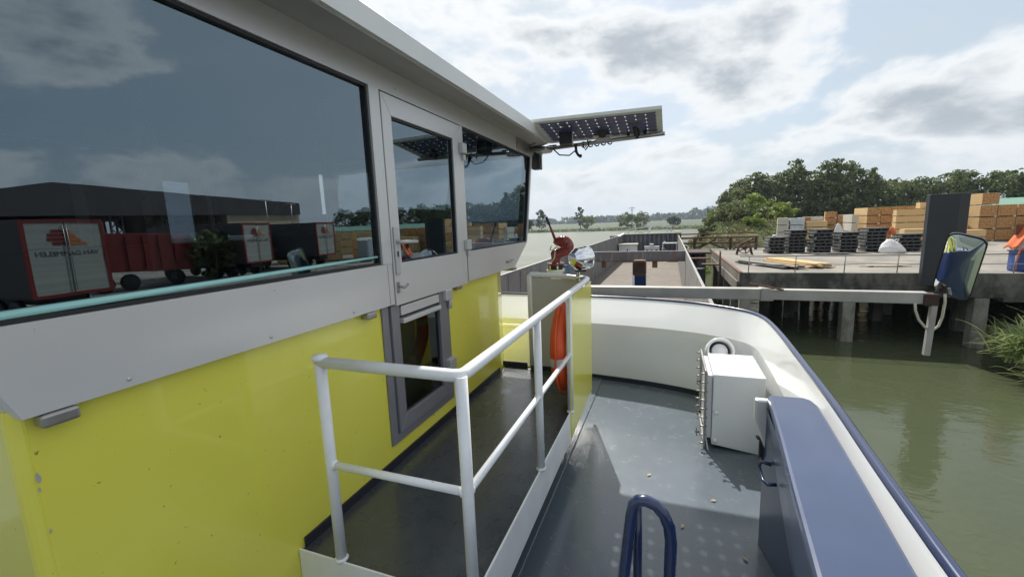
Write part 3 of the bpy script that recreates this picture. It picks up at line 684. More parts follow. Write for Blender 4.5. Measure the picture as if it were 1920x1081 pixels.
# blue bin with orange cloth and sack, right edge
bn = thing('blue_bin', 'blue plastic bin behind the jetty railing at the right edge', 'bin', (15.62, 26.9, ZQ))
MB().prism([(-.42, -.32), (.42, -.32), (.45, .0), (.42, .32), (-.42, .32), (-.45, 0)], 'z', 0.06, 1.0).build('bin_body', M['bluebin'], bn, .02, local=True)
MB().box((-.47, -.37, .94), (.47, .37, 1.0)).build('rim', M['bluebin'], bn, .01, local=True)
for s in (-1, 1): MB().box((s*.3-.06, -.36, 0), (s*.3+.06, .36, .058)).build('foot', M['bluebin'], bn, local=True)
oc = sack('rubble_sack', 'pale sack on top of the blue bin wrapped in orange cloth', (15.66, 26.9, ZQ+1.0), .42, .36, .5, M['bag'], 5)
ocl = thing('orange_cloth', 'orange red cloth with dangling strap draped over the sack and the blue bin', 'cloth', (15.66, 26.9, ZQ+1.0))
P = []
for i in range(9):
    t = i/8; P.append([(-.52+t*.35+.03*math.sin(j), -.46+.03*math.sin(i*1.7), .02+.74*(t if j > 3 else t*.9)-j*.0+(j-4)*.045*(1-t)) for j in range(9)])
MB().grid([[(-.62+.5*i/8+.05*math.sin(3*j/8), -.42+.84*j/8, .1+.95*(i/8)+.06*math.sin(j*1.3)) for j in range(9)] for i in range(9)]).build('cloth', M['orangecloth'], ocl, local=True, solid=.03)
MB().tube([(-.5, -.45, .1), (-.56, -.5, -.25), (-.62, -.5, -.6), (-.6, -.52, -.85)], .03, 6).build('strap', M['orangecloth'], ocl, local=True)
MB().tube([(-.42+.84*j/10, -.44-.03*math.sin(j), .06+.05*math.sin(j*2)) for j in range(11)], .05, 6).build('hem', M['orangecloth'], ocl, local=True)
MB().obox((.1, .25, .95), (1.0, .06, .5), rotz(.1)).build('board', M['rust'], ocl, local=True)
# reeds / willow clump at the bank, right edge
def reedclump(name, lab, x, y, z, n, L, spread, seed):
    r = thing(name, lab, 'plant', (x, y, z)); rd = random.Random(seed)
    for part, nn in (('leaves', n),):
        m = MB(); V = []; Fc = []
        for i in range(nn):
            a = rd.uniform(0, 6.283); l = L*rd.uniform(.5, 1.1); out = rd.uniform(.25, 1)*spread; wd = rd.uniform(.018, .042)
            bx, by = rd.gauss(0, spread*.28), rd.gauss(0, spread*.28); bz = rd.uniform(0, L*.55)
            d = Vector((math.cos(a), math.sin(a), 0)); sd = Vector((-d.y, d.x, 0))*wd; prevp = None; seg = 5
            droop = rd.uniform(.4, 1.3)
            for k in range(seg+1):
                t = k/seg; p = Vector((bx, by, bz))+d*out*t+Vector((0, 0, l*(t*.9-droop*.6*t*t))); ww = sd*(1-t*.85)
                V += [tuple(p-ww), tuple(p+ww)]
                if k: o = len(V)-4; Fc.append((o, o+1, o+3, o+2))
        m.add(V, Fc); m.build(part, M['grassblade'], r, local=True)
    m = MB()
    for i in range(16):
        a = rd.uniform(0, 6.28); m.tube([(0, 0, -.4), (math.cos(a)*spread*.4, math.sin(a)*spread*.4, L*.45), (math.cos(a)*spread*.8, math.sin(a)*spread*.8, L*.6)], .012, 5)
    m.build('stems', M['bark'], r, local=True)
reedclump('willow_shrub', 'bright green grassy shrub overhanging the water by the jetty pile', 13.6, 21.6, ZW+.5, 2600, 1.55, 1.5, 5)
reedclump('willow_shrub', 'lower green shrub at the right edge of the picture touching the water', 13.3, 19.5, ZW+.1, 1500, 1.2, 1.2, 6)
reedclump('willow_shrub', 'shrub on the bank hidden behind the overhanging shrub', 15.6, 22.4, ZW+.9, 1500, 1.5, 1.7, 7)
# ------------------------------------------------------------------ rusty trestle left of the jetty
tr = thing('rusty_trestle', 'rusty steel girder trestle with diagonals behind the barge and jetty', 'trestle', (4.5, 44.5, ZQ))
for yy, z in ((44.2, -1.95), (44.4, -2.46)):
    MB().box((.9, yy, z-.09), (7.6, yy+.22, z+.09)).build('girder', M['rust'], tr)
MB().box((.6, 46.8, -1.72), (7.8, 46.95, -1.6)).build('girder', M['rust'], tr)
MB().box((1.8, 44.5, -3.28), (7.7, 44.7, -3.12)).build('girder', M['rustdark'], tr)
for x in (2.2, 5.3, 7.4): MB().box((x-.11, 44.25, -3.1), (x+.11, 44.47, -1.98)).build('post', M['rustdark'], tr)
for a, b in (((2.4, -3.1), (4.1, -2.05)), ((5.1, -3.1), (3.6, -2.5)), ((5.5, -3.1), (7.2, -2.1)), ((3.2, -2.5), (1.3, -3.4))):
    MB().bar((a[0], 44.36, a[1]), (b[0], 44.36, b[1]), .12, .12).build('diagonal', M['rustdark'], tr)
dk = thing('dolphin', 'dark steel dolphin piles with rusty landing between barge and jetty', 'dolphin', (2.3, 39, ZW))
for (x, y, r_) in ((1.95, 40.5, .33), (2.75, 41.5, .3), (2.35, 38.6, .36)): MB().tube([(x, y, ZW-2), (x, y, -3.0)], r_, 12).build('pile', M['pile_black'], dk)
MB().box((1.5, 38.0, -2.98), (3.2, 42, -2.85)).build('cap', M['rustdark'], dk)
MB().obox((2.1, 36.2, -3.2), (1.6, .5, .12), rotz(.12)).build('walkway', M['rust'], dk)
MB().obox((2.9, 34.6, -3.5), (1.3, .5, .1), rotz(-.1)).build('walkway', M['rust'], dk)
MB().box((1.75, 34.2, ZW-1), (2.5, 35.0, -3.8)).build('pile', M['pile_black'], dk)
ld = thing('ladder', 'rusty ladder hanging on the left side of the jetty', 'ladder', (3.3, 33, ZW))
for x_ in (32.6, 33.15): MB().tube([(3.32, x_, ZW-.5), (3.32, x_, ZQ+.7)], .03, 8).build('rail', M['rustdark'], ld)
for k in range(14): MB().tube([(3.32, 32.6, ZW+.1+k*.28), (3.32, 33.15, ZW+.1+k*.28)], .018, 6).build('rung', M['rustdark'], ld)
# rusty reel on the jetty
rr_ = thing('rusty_reel', 'rusty cable reel on a low stand at the jetty corner', 'reel', (5.6, 38.3, ZQ))
for s in (-.22, .22): MB().lathe([(.42, -.03), (.46, -.03), (.46, .03), (.42, .03), (.42, -.03)], (0, s, .55), (0, 1, 0), 20).build('rim', M['rust'], rr_, local=True)
for s in (-.22, .22):
    m = MB()
    for k in range(5): a = k*1.256; m.bar((0, s, .55), (math.cos(a)*.43, s, .55+math.sin(a)*.43), .04, .04)
    m.build('spokes', M['rust'], rr_, local=True)
MB().lathe([(.0, -.26), (.16, -.26), (.16, .26), (0, .26)], (0, 0, .55), (0, 1, 0), 14).build('drum', M['rustdark'], rr_, local=True)
for x_ in (-.55, .55):
    MB().bar((x_, -.3, 0), (x_*.75, -.3, .6), .08, .08).build('leg', M['rustdark'], rr_, local=True); MB().bar((x_, .3, 0), (x_*.75, .3, .6), .08, .08).build('leg', M['rustdark'], rr_, local=True)
MB().bar((-.75, 0, .62), (.85, 0, .66), .1, .06).build('cross_bar', M['rust'], rr_, local=True); MB().bar((.2, 0, .5), (.95, 0, .95), .06, .06).build('handle', M['rust'], rr_, local=True)
# ------------------------------------------------------------------ reflected yard: shed, trailers, truck
sh = thing('loading_shed', 'large dark loading shed on lattice legs reflected in the big window', 'shed', (60, 42, ZQ))
MB().prism([(-10, 3.0), (22.8, 5.6), (26.7, 6.5), (59.7, 5.3), (59.7, 3.3), (-10, 2.4)], 'x', 60, 84).build('roof', M['darkshed'], sh)
MB().box((60.3, 46, ZQ), (83, 59.6, 3.25)).build('wall', M['creamwall'], sh)
MB().box((61.5, -10, ZQ), (83, 31, 2.5)).build('wall', M['darkshed'], sh)
for yy in (31.5, 37.2, 44):
    lg = MB()
    for dx in (0, 1.2):
        for dy in (0, 1.2): lg.bar((60.5+dx, yy+dy, ZQ), (60.5+dx, yy+dy, 5.0), .18, .18)
    for k in range(5):
        z0 = ZQ+k*1.5; lg.bar((60.5, yy, z0), (60.5, yy+1.2, z0+1.5), .1, .1); lg.bar((60.5, yy+1.2, z0), (60.5, yy, z0+1.5), .1, .1)
    lg.build('lattice_leg', M['darkshed'], sh)
MB().lathe([(.6, 0), (3.2, 4.0), (3.2, 5.6), (0, 5.6)], (64, 36, -.2), seg=12).build('hopper', M['darkshed'], sh)
def text_mesh(name, s, size, mat, parent, loc, rot, ext=.004):
    cu = bpy.data.curves.new(name, 'FONT'); cu.body = s; cu.size = size; cu.extrude = ext; cu.align_x = 'CENTER'; cu.resolution_u = 3
    o = bpy.data.objects.new(name, cu); COL.objects.link(o); bpy.context.view_layer.update()
    me = bpy.data.meshes.new_from_object(o.evaluated_get(bpy.context.evaluated_depsgraph_get())); bpy.data.objects.remove(o)
    me.materials.clear(); me.materials.append(mat); q = bpy.data.objects.new(name, me); COL.objects.link(q)
    q.parent = parent; q.location = loc; q.rotation_euler = rot; return q
M['signred'] = paint('sign_red', (.20, .02, .018), .5); M['signorange'] = paint('sign_orange', (.55, .17, .04), .5); M['signblack'] = paint('sign_black', (.05, .05, .05), .5)
M['doorwhite'] = packmat('white_trailer_door', (.36, .36, .33), (.43, .43, .39), (.26, .26, .25), 'z', 5)
def trailer(lab, x, y, a, L=9.0):
    r = thing('trailer', lab, 'trailer', (x, y, ZQ), 'white doored box trailers parked in the yard')
    W, H, z0 = 2.45, 2.9, 1.05
    MB().box((.06, -W/2, z0), (L, W/2, z0+H)).build('box_body', M['darkshed'], r, .02, local=True)
    fr = MB(); t = .12
    fr.box((-.04, -W/2, z0), (.055, -W/2+t, z0+H)); fr.box((-.04, W/2-t, z0), (.055, W/2, z0+H)); fr.box((-.04, -W/2+t, z0+H-t), (.055, W/2-t, z0+H)); fr.box((-.04, -W/2+t, z0), (.055, W/2-t, z0+t))
    fr.build('door_frame', M['signred'], r, local=True)
    for s in (-1, 1):
        d = MB(); d.box((-.02, min(s*.012, s*(W/2-t-.003)), z0+t+.003), (.05, max(s*.012, s*(W/2-t-.003)), z0+H-t-.003)); dd_ = d.build('door', M['doorwhite'], r, local=True)
        MB().tube([(-.05, s*.05, z0+.2), (-.05, s*.05, z0+H-.2)], .012, 6).build('lock_rod', M['steel'], dd_, local=True)
    # emblem: red striped half, orange half
    e1 = MB(); e2 = MB()
    for k in range(4):
        zz = z0+1.95+k*.15; w0 = .58-.12*abs(k-1.4); e1.box((-.034, -w0, zz), (-.024, -.03, zz+.115))
    for k in range(4):
        zz = z0+1.95+k*.15; w0 = .62-.15*k; e2.prism([(.03, zz), (w0, zz), (w0-.08, zz+.1), (.03, zz+.115)], 'x', -.034, -.024)
    e1.build('emblem', M['signred'], r, local=True); e2.build('emblem', M['signorange'], r, local=True)
    text_mesh('lettering', 'VAN DAMMELEN', .25, M['signblack'], r, (-.026, 0, z0+1.55), (R(90), 0, R(-90)))
    for xx in (1.6, 2.9, L-1.5):
        for s in (-1, 1): MB().lathe([(0, -.12), (.4, -.12), (.48, -.08), (.48, .08), (.4, .12), (0, .12)], (xx, s*(W/2-.2), .48), (0, 1, 0), 18).build('wheel', M['black'], r, local=True)
    MB().box((.4, -.5, .7), (L-.3, .5, z0-.003)).build('chassis', M['black'], r, local=True)
    r.rotation_euler = (0, 0, a); return r
trailer('nearest white doored trailer with red frame, largest in the window reflection', 18.6, 9.3, R(-2))
trailer('middle white doored trailer in the window reflection, beside an open dark one', 25.4, 22.8, R(-6))
trailer('rightmost white doored trailer in the window reflection', 25.6, 29.7, R(-8))
rt = thing('red_container', 'long dark red skip container reflected between the trailers', 'container', (27.5, 16.5, ZQ))
m = MB(); m.prism([(13.6, ZQ+1.3), (19.6, ZQ+.9), (19.6, ZQ+3.35), (13.6, ZQ+3.55)], 'x', 27.5, 29.9); m.build('body', M['redtruck'], rt, .02)
for k in range(7): MB().box((27.42, 13.9+k*.9, ZQ+1.35), (27.497, 14.02+k*.9, ZQ+3.3)).build('rib', M['redtruck'], rt)
for yy in (14.6, 15.9, 18.6): MB().lathe([(0, -.14), (.42, -.14), (.5, -.1), (.5, .1), (.42, .14), (0, .14)], (28, yy, ZQ+.5), (1, 0, 0), 18).build('wheel', M['black'], rt)
for i, (x_, y_2, h) in enumerate(((27, 20.6, 3.4), (30.5, 26.5, 3.2))):
    r = thing('hedge_bush', ['dark green bush reflected beside the red container', 'dark bush reflected between the two smaller trailers'][i], 'bush', (x_, y_2, ZQ)); tree_parts(r, h, 3.4, M['leaf'], 60, .14, 70+i, .05, 30)
for i, (x_, y_2) in enumerate(((25.6, 34.9), (26.9, 36.3))):
    r = thing('portable_toilet', ['grey portable toilet reflected at the edge of the big window', 'second grey portable toilet just beyond the first, seen in the reflection'][i], 'toilet cabin', (x_, y_2, ZQ))
    MB().box((-.55, -.55, .05), (.55, .55, 2.1)).build('cabin', M['portable'], r, .03, local=True)
    MB().prism([(-.6, 2.1), (.6, 2.1), (.3, 2.35), (-.3, 2.35)], 'x', -.6, .6).build('roof', M['bag'], r, .02, local=True)
    MB().box((-.59, -.4, .15), (-.553, .4, 2.0)).build('door', M['portable'], r, .01, local=True)
for i, (x_, y_2) in enumerate(((52, 46), (57, 55), (49, 70))):
    r = thing('floodlight_mast', ['tall thin floodlight mast seen through the shed in the reflection', 'thin floodlight mast right of the dark shed wall', 'distant floodlight mast at the back of the yard'][i], 'light mast', (x_, y_2, ZQ))
    MB().tube([(0, 0, 0), (0, 0, 8)], [.11, .06], 8).build('mast', M['steel'], r, local=True); MB().box((-.1, -.9, 7.9), (.1, .9, 8.05)).build('crossarm', M['steel'], r, local=True)

#==BOAT==
# ================================================================== CARGO BARGE (hull, stern deck, hold)
ZD = -1.885; CXB = -3.07
bg_ = thing('cargo_barge', 'grey cargo barge with open hold, white stern bulwark and dark blue cap rail', 'barge', (CXB, 0, ZD))
capR = [(.57, -4), (.60, -2), (.655, .5), (.674, 1.255), (.688, 1.50), (.702, 1.755), (.744, 2.33), (.77, 2.98), (.79, 3.41), (.80, 3.75), (.80, 4.05)]
corner = [(.785, 4.25), (.735, 4.42), (.64, 4.56), (.52, 4.665)]
capF = [(.40, 4.76), (.247, 4.86), (-.03, 4.96), (-.32, 5.04), (-.922, 5.13), (-1.9, 5.2), (CXB, 5.22)]
half = [(x*1.033, y*1.033) for x, y in capR+corner+capF]
full = half+[(2*CXB-x, y) for x, y in half[::-1][1:]]
def smooth(pts, it=2):
    for _ in range(it):
        q = [pts[0]]
        for a, b in zip(pts[:-1], pts[1:]): q += [(a[0]*.75+b[0]*.25, a[1]*.75+b[1]*.25), (a[0]*.25+b[0]*.75, a[1]*.25+b[1]*.75)]
        pts = q+[pts[-1]]
    return pts
full = smooth(full, 2); ZC = -.95
def inset(pts, d):
    o = []
    for i, (x, y) in enumerate(pts):
        a = pts[max(i-1, 0)]; b = pts[min(i+1, len(pts)-1)]; tx, ty = b[0]-a[0], b[1]-a[1]; l = math.hypot(tx, ty) or 1
        o.append((x-ty/l*d, y+tx/l*d))
    return o
def wall_between(rows):
    return MB().grid([[(x, y, z) for x, y in r] for r, z in rows])
fl = lambda pts, lean: [(x-(0.0 if abs(y) < 3.9 else 0), y-(lean*max(0, min(1, (y-3.9)/1.0)))) for x, y in pts]
inner_top = inset(full, .006)
inner_bot = [(x-(.0 if x < CXB else .0), y-.16*max(0, min(1, (y-4.0)/.9))) for x, y in inset(full, .06)]
inner_bot = inset(full, .07); inner_bot = [(x, y-.27*max(0, min(1, (y-4.0)/1.2))) for x, y in inner_bot]
bw = MB(); rows = []
for t, z in ((0, ZC+.002), (.28, -1.02), (.62, -1.10), (.85, -1.16), (1, -1.20), (1, -1.40), (1, -1.65), (1, ZD-.02)):
    rows.append([(a[0]*(1-t)+b[0]*t, a[1]*(1-t)+b[1]*t, z) for a, b in zip(inner_top, inner_bot)])
bw.grid(rows[:5]); bw.grid(rows[4:])
ot = inset(full, -.028); rows = [[(x, y, ZC) for x, y in ot], [(x, y, ZW-1) for x, y in ot]]
bulw = bw.build('bulwark', M['bulwark'], bg_)
MB().grid(rows).build('hull_side', M['blue'], bg_)
MB().tube([(x, y, ZC+.008) for x, y in inset(full, -.012)], .019, 12, cap=False).build('cap_rail', M['blue'], bulw)
# flat white flange under the cap and dark skirting along the deck
sk_t = inset(inner_bot, .006); sk_b = inset(inner_bot, .012)
MB().grid([[(x, y, ZD+.055) for x, y in sk_t], [(x, y, ZD) for x, y in sk_b]]).build('skirting', M['kick'], bg_)
dk_ = MB(); pl_ = inset(full, .03); dk_.add([(x, y, ZD) for x, y in pl_], [tuple(range(len(pl_)))]); dk_.build('stern_deck', M['deck'], bg_)
# welded doubling plate along the wheelhouse base
MB().box((-1.2, .2, ZD), (-.735, 4.95, ZD+.012)).build('deck_doubler', M['deck'], bg_, .004)
# main hull forward
hf = MB(); hf.prism([(-7.45, 5.3), (1.22, 5.3), (1.25, 56), (.6, 61), (-3.07, 66), (-6.7, 61), (-7.45, 56)], 'z', ZW-1, -5.25)
hf.build('hull_bottom', M['blue'], bg_)
sd = MB(); sd.box((.9, 5.3, -5.25), (1.22, 57, -2.9)); sd.box((-7.45, 5.3, -5.25), (-6.18, 57, -2.9)); sd.build('side_deck', M['hold'], bg_)
MB().box((-6.18, 5.3, -5.25), (.9, 7.4, -2.9)).build('aft_deck', M['deck'], bg_)
MB().prism([(-7.45, 57), (1.22, 57), (.6, 61), (-3.07, 66), (-6.7, 61)], 'z', -5.25, -1.95).build('bow', M['hold'], bg_)
MB().box((-6.15, 7.4, -5.2), (.87, 56.6, -5.0)).build('hold_floor', M['holdfloor'], bg_)
ZCo = -1.93
def coaming(x0, x1, inner, mat):
    m = MB(); m.box((min(x0, x1), 7.4, -5.0), (max(x0, x1), 56.6, ZCo)); o = m.build('hold_side', mat, bg_)
    s = 1 if inner > 0 else -1
    rb = MB(); xi = x0
    for k in range(33):
        y = 8.2+k*1.5; rb.box((min(xi, xi+s*.025), y, -4.99), (max(xi, xi+s*.025), y+.05, ZCo-.08))
    if s > 0: rb.build('stiffener', mat, o)
    MB().box((min(x0, x1), 7.4, ZCo+.002), (max(x0, x1), 56.6, ZCo+.02)).build('top_flange', M['steel'], o)
coaming(.86, .94, -1, M['holdr']); coaming(-6.1, -6.18, 1, M['hold'])
MB().box((-6.1, 7.4, -4.99), (.86, 7.5, ZCo)).build('hold_end', M['hold'], bg_)
ew = MB(); prof = []; x = -5.75; k = 0
while x < 1.1: prof += [(x, 56.0), (x+.22, 56.0), (x+.30, 56.22), (x+.46, 56.22), (x+.54, 56.0)]; x += .54
P = [[(a, b, -1.80) for a, b in prof], [(a, b, -4.95) for a, b in prof]]
mbx = MB(); mbx.grid(P); mbx.smooth = [False]*len(mbx.smooth); e_ = mbx.build('bulkhead', M['bulkhead'], bg_)
MB().box((-5.8, 55.85, -1.80), (1.25, 56.3, -1.70)).build('top_flange', M['cream'], e_)
MB().box((-6.1, 55.0, -4.95), (-5.76, 56.2, -1.85)).build('corner_plate', M['hold'], bg_)
MB().bar((-6.05, 54.4, -2.0), (-5.6, 56.0, -1.72), .25, .16).build('corner_bracket', M['alu'], bg_)
cb = MB(); cb.box((-6.1, 26.9, -2.50), (.86, 27.2, -1.91)); b_ = cb.build('cross_beam', M['beam'], bg_, .01)
MB().box((-6.1, 26.82, -2.53), (.86, 26.897, -2.48)).build('lower_flange', M['rust'], b_)
for a, b in ((-4.05, -3.78), (-1.0, -.70), (-5.9, -5.7)): MB().box((a, 26.9, -2.92), (b, 27.1, -2.535)).build('lug', M['rust'], b_)
# bow fittings
br_ = thing('bow_rails', 'white folded mast and rails on the bow beyond the hold', 'mast', (-3, 60, -1.9))
MB().bar((-5.4, 60, -1.27), (-2.55, 59.5, -.95), .14, .12).build('boom', M['alu'], br_)
MB().bar((-2.9, 60, -.80), (-.9, 60, -.95), .12, .10).build('boom', M['alu'], br_)
MB().bar((-1.2, 60, -1.02), (.2, 60, -1.12), .16, .12).build('boom', M['alu'], br_)
MB().prism([(-2.95, -1.9), (-2.55, -1.9), (-2.35, -.85), (-2.6, -.85)], 'y', 59.9, 60.1).build('mast_foot', M['white'], br_)
for a in ((-5.35, -1.3), (-4.4, -1.2), (-.4, -1.1), (.1, -1.1)): MB().tube([(a[0], 60, -1.95), (a[0], 60, a[1])], .05, 6).build('stanchion', M['alu'], br_)
MB().box((-4.0, 59.3, -1.95), (-3.3, 59.9, -1.5)).build('winch', M['cream'], br_, .03)
fg = thing('bow_rope_gear', 'small yellow fitting at the right front corner of the hold', 'fitting', (.9, 57.4, -1.9))
MB().box((.55, 57.2, -1.95), (1.3, 57.7, -1.55)).build('fairlead', M['cream'], fg, .05)
# things in the hold
hc = thing('storage_chest', 'white chest with cream lid standing at the far left end of the hold', 'chest', (-4.6, 54, -5))
MB().box((-5.9, 53.4, -5.0), (-3.75, 54.6, -3.0)).build('chest_body', M['white'], hc, .02)
MB().box((-6.0, 53.3, -2.998), (-3.65, 54.7, -2.86)).build('lid', M['cream'], hc, .02)
MB().box((-4.95, 53.36, -3.7), (-4.8, 53.397, -3.5)).build('latch', M['black'], hc)
hb = thing('valve_cabinet', 'pale cabinet with three round ports in the middle of the far hold end', 'cabinet', (-2.1, 54.5, -5))
MB().box((-2.95, 54.2, -5.0), (-1.2, 54.9, -3.25)).build('cabinet', M['alu'], hb, .02)
MB().box((-2.35, 54.3, -3.248), (-1.9, 54.8, -2.95)).build('top_box', M['alu'], hb, .02)
for x_ in (-2.6, -2.1, -1.55): MB().lathe([(0, 0), (.12, 0), (.12, .05), (0, .05)], (x_, 54.2, -3.75), (0, -1, 0), 12).build('port', M['black'], hb)
hp = thing('round_fitting', 'small white round fitting on the far bulkhead beside the cabinet', 'fitting', (-.85, 55.7, -3.6))
MB().lathe([(0, 0), (.16, 0), (.16, .12), (0, .14)], (-.85, 55.95, -3.7), (0, -1, 0), 14).build('disc', M['white'], hp); MB().tube([(-.85, 55.9, -3.8), (-.85, 55.9, -4.95)], .04, 6).build('pipe', M['steel'], hp)
ht = thing('work_table', 'grey steel table frame at the far right end of the hold', 'table', (.0, 54.3, -5))
MB().box((-.85, 53.8, -2.98), (.8, 54.8, -2.86)).build('table_top', M['alu'], ht, .02)
for x_, y_2 in ((-.8, 53.85), (.72, 53.85), (-.8, 54.7), (.72, 54.7)): MB().tube([(x_, y_2, -5.0), (x_, y_2, -2.98)], .05, 6).build('leg', M['alu'], ht)
MB().bar((-.8, 53.83, -3.3), (.1, 53.83, -4.4), .06, .06).build('brace', M['alu'], ht)
MB().lathe([(0, 0), (.14, 0), (.12, .16), (0, .18)], (-.6, 54.2, -2.86), seg=10).build('pot', M['white'], ht)
# coupling post between stern and hold
cp = thing('coupling_post', 'dark blue post with rusty rounded top and white strip behind the bulwark', 'post', (-.6, 8.4, -2.9))
def rpoly(x0, x1, z0, z1, r):
    return [(x0, z0), (x1, z0)]+[(x1-r+r*math.cos(R(a)), z1-r+r*math.sin(R(a))) for a in (0, 30, 60, 90)]+[(x0+r+r*math.cos(R(a)), z1-r+r*math.sin(R(a))) for a in (90, 120, 150, 180)]
pz = rpoly(-.665, -.42, -1.04, -.76, .05)
MB().prism(pz, 'y', 8.3, 8.5).build('post_head', M['rust'], cp, .01)
MB().prism(rpoly(-.635, -.45, -1.0, -.80, .03), 'y', 8.28, 8.298).build('recess', M['rustdark'], cp)
MB().box((-.665, 8.3, -2.9), (-.42, 8.5, -1.042)).build('post_body', M['blue'], cp, .01)
MB().box((-.66, 8.27, -2.9), (-.625, 8.297, -1.045)).build('strip', M['white'], cp)

# ================================================================== WHEELHOUSE
XP = -1.56; XB = -1.60
wh = thing('wheelhouse', 'grey aluminium wheelhouse with large tinted windows on a glossy yellow base', 'wheelhouse', (CXB, 2.5, ZD))
def mx(x): return 2*CXB-x
def both(poly, name, mat, x0, x1, bevel=0, mirror=True, parent=None):
    o = MB().prism(poly, 'x', x0, x1).build(name, mat, parent or wh, bevel)
    if mirror: MB().prism(poly, 'x', mx(x1), mx(x0)).build(name, mat, parent or wh, bevel)
    return o
xi_ = XP-.05
G = .0015
def fy(z): # slanted front edge of the side plate
    return 4.24+(z+.45)/.25*.45 if z < -.2 else 4.69+(z+.2)*.295
def ay(z): return .515-(z+.45)*.36
both([(ay(-.45), -.45), (2.108, -.45), (2.108, -.202), (ay(-.202), -.202)], 'side_panel', M['silver'], xi_, XP)
both([(3.122, -.45), (4.24, -.45), (fy(-.202), -.202), (3.122, -.202)], 'side_panel', M['silver'], xi_, XP)
both([(ay(.787), .787), (fy(.787), .787), (fy(.93), .93), (ay(.93), .93)], 'head_panel', M['silver'], xi_, XP)
both([(2.021, -.2), (2.108, -.2), (2.108, .785), (2.021, .785)], 'mullion', M['silver'], xi_, XP+.004)
both([(3.102, -.2), (3.135, -.2), (3.145, .785), (3.102, .785)], 'mullion', M['silver'], xi_, XP)
both([(fy(-.2)-.02, -.2), (fy(-.2), -.2), (fy(.785), .785), (fy(.785)-.06, .785)], 'corner_post', M['silver'], xi_, XP)
both([(ay(-.2), -.2), (ay(-.2)+.06, -.2), (ay(.785)+.06, .785), (ay(.785), .785)], 'corner_post', M['silver'], xi_, XP)
# windows (frame gasket + pane)
def window(poly, mirror=True, x0=XP-.032, x1=XP-.022):
    for (a, b) in ([(x0, x1)]+([(mx(x1), mx(x0))] if mirror else [])):
        cy_ = sum(p[0] for p in poly)/len(poly); cz_ = sum(p[1] for p in poly)/len(poly)
        far = (a < CXB)
        gk = MB()
        for i in range(len(poly)):
            p, q = poly[i], poly[(i+1) % len(poly)]
            sh_ = lambda u: (u[0]+(cy_-u[0])*.0+(.012 if u[0] < cy_ else -.012), u[1]+(.012 if u[1] < cz_ else -.012))
            gk.prism([p, q, sh_(q), sh_(p)], 'x', a+.0, b+.012)
        wo_ = gk.build('window', M['black'], wh)
        MB().add([(a+.004 if not far else a+.004, y, z) for y, z in poly], [tuple(range(len(poly)))]).build('pane', M['glass'] if not far else M['glass_far'], wo_)
window([(ay(-.2)+.062, -.2), (2.019, -.2), (2.019, .785), (ay(.785)+.062, .785)], mirror=False)
window([(3.137, -.2), (fy(-.2)-.022, -.2), (fy(.785)-.062, .785), (3.147, .785)], mirror=False)
lwl = MB(); xa_, xb_ = mx(XP)+.002, mx(XP)+.048
for (ya_, yb_, za_, zb_) in ((.46, 2.69, -.198, .783), (2.96, 3.27, -.198, .783), (3.68, 4.66, -.198, .783), (2.69, 2.96, .545, .783), (2.69, 2.96, -.198, -.05), (3.27, 3.68, .56, .783), (3.27, 3.68, -.198, -.05)): lwl.box((xa_, ya_, za_), (xb_, yb_, zb_))
lwl.build('left_blackout', M['deepblack'], wh)  # added black liner keeps the far side dark except two window openings
for (ya_, yb_, zb_) in ((2.69, 2.96, .545), (3.27, 3.68, .56)): MB().add([(xa_+.02, ya_, -.05), (xa_+.02, yb_, -.05), (xa_+.02, yb_, zb_), (xa_+.02, ya_, zb_)], [(0, 1, 2, 3)]).build('pane', M['glass_far'], wh)
# door upper leaf
d_ = thing  # noqa
def frame_ring(outer, innerp, axis, lo, hi):
    m = MB(); n = len(outer)
    for i in range(n):
        a, b = outer[i], outer[(i+1) % n]; c, d = innerp[(i+1) % n], innerp[i]
        m.prism([a, b, c, d], axis, lo, hi)
    return m
od = [(2.116, -.462), (3.094, -.462), (3.094, .777), (2.116, .777)]; idp = [(2.20, -.205), (2.955, -.205), (2.965, .66), (2.205, .66)]
dr = frame_ring(od, idp, 'x', XP-.045, XP+.008).build('door', M['silver'], wh, .003)
MB().add([(XP-.018, y, z) for y, z in idp], [(0, 1, 2, 3)]).build('pane', M['glass'], dr)
gk = [(y+(.012 if y < 2.6 else -.012), z+(.012 if z < 0.2 else -.012)) for y, z in idp]
frame_ring(idp, gk, 'x', XP-.03, XP-.005).build('gasket', M['black'], dr)
hd = MB(); hd.box((XP+.009, 2.128, -.272), (XP+.022, 2.165, .014)); hd.build('handle_plate', M['alu'], dr, .005)
MB().tube([(XP+.02, 2.145, -.075), (XP+.065, 2.145, -.075), (XP+.07, 2.165, -.075), (XP+.068, 2.29, -.08)], [.011, .011, .013, .011], 10).build('handle', M['alu'], dr)
MB().box((XP+.0225, 2.14, -.165), (XP+.026, 2.152, -.13)).build('keyhole', M['black'], dr, .002)
hk = MB(); hk.box((XP+.009, 2.128, -.385), (XP+.014, 2.152, -.318)); hk.tube([(XP+.012, 2.14, -.345), (XP+.05, 2.15, -.352), (XP+.055, 2.18, -.335)], .008, 8); hk.build('hook', M['steel'], dr)
for z in (.60, -.15):
    h = MB(); h.box((XP+.0085, 3.055, z-.035), (XP+.045, 3.125, z+.045)); h.box((XP+.0085, 3.092, z-.085), (XP+.032, 3.125, z-.038)); h.build('hinge', M['alu'], dr, .006)
cl_ = MB(); cl_.box((XP+.001, 3.99, -.385), (XP+.006, 4.15, -.375)); cl_.tube([(XP+.002, 4.0, -.37), (XP+.03, 4.0, -.37), (XP+.03, 4.14, -.365), (XP+.002, 4.14, -.365)], .007, 6)
cl_.build('cleat', M['steel'], wh)
sm_ = MB()
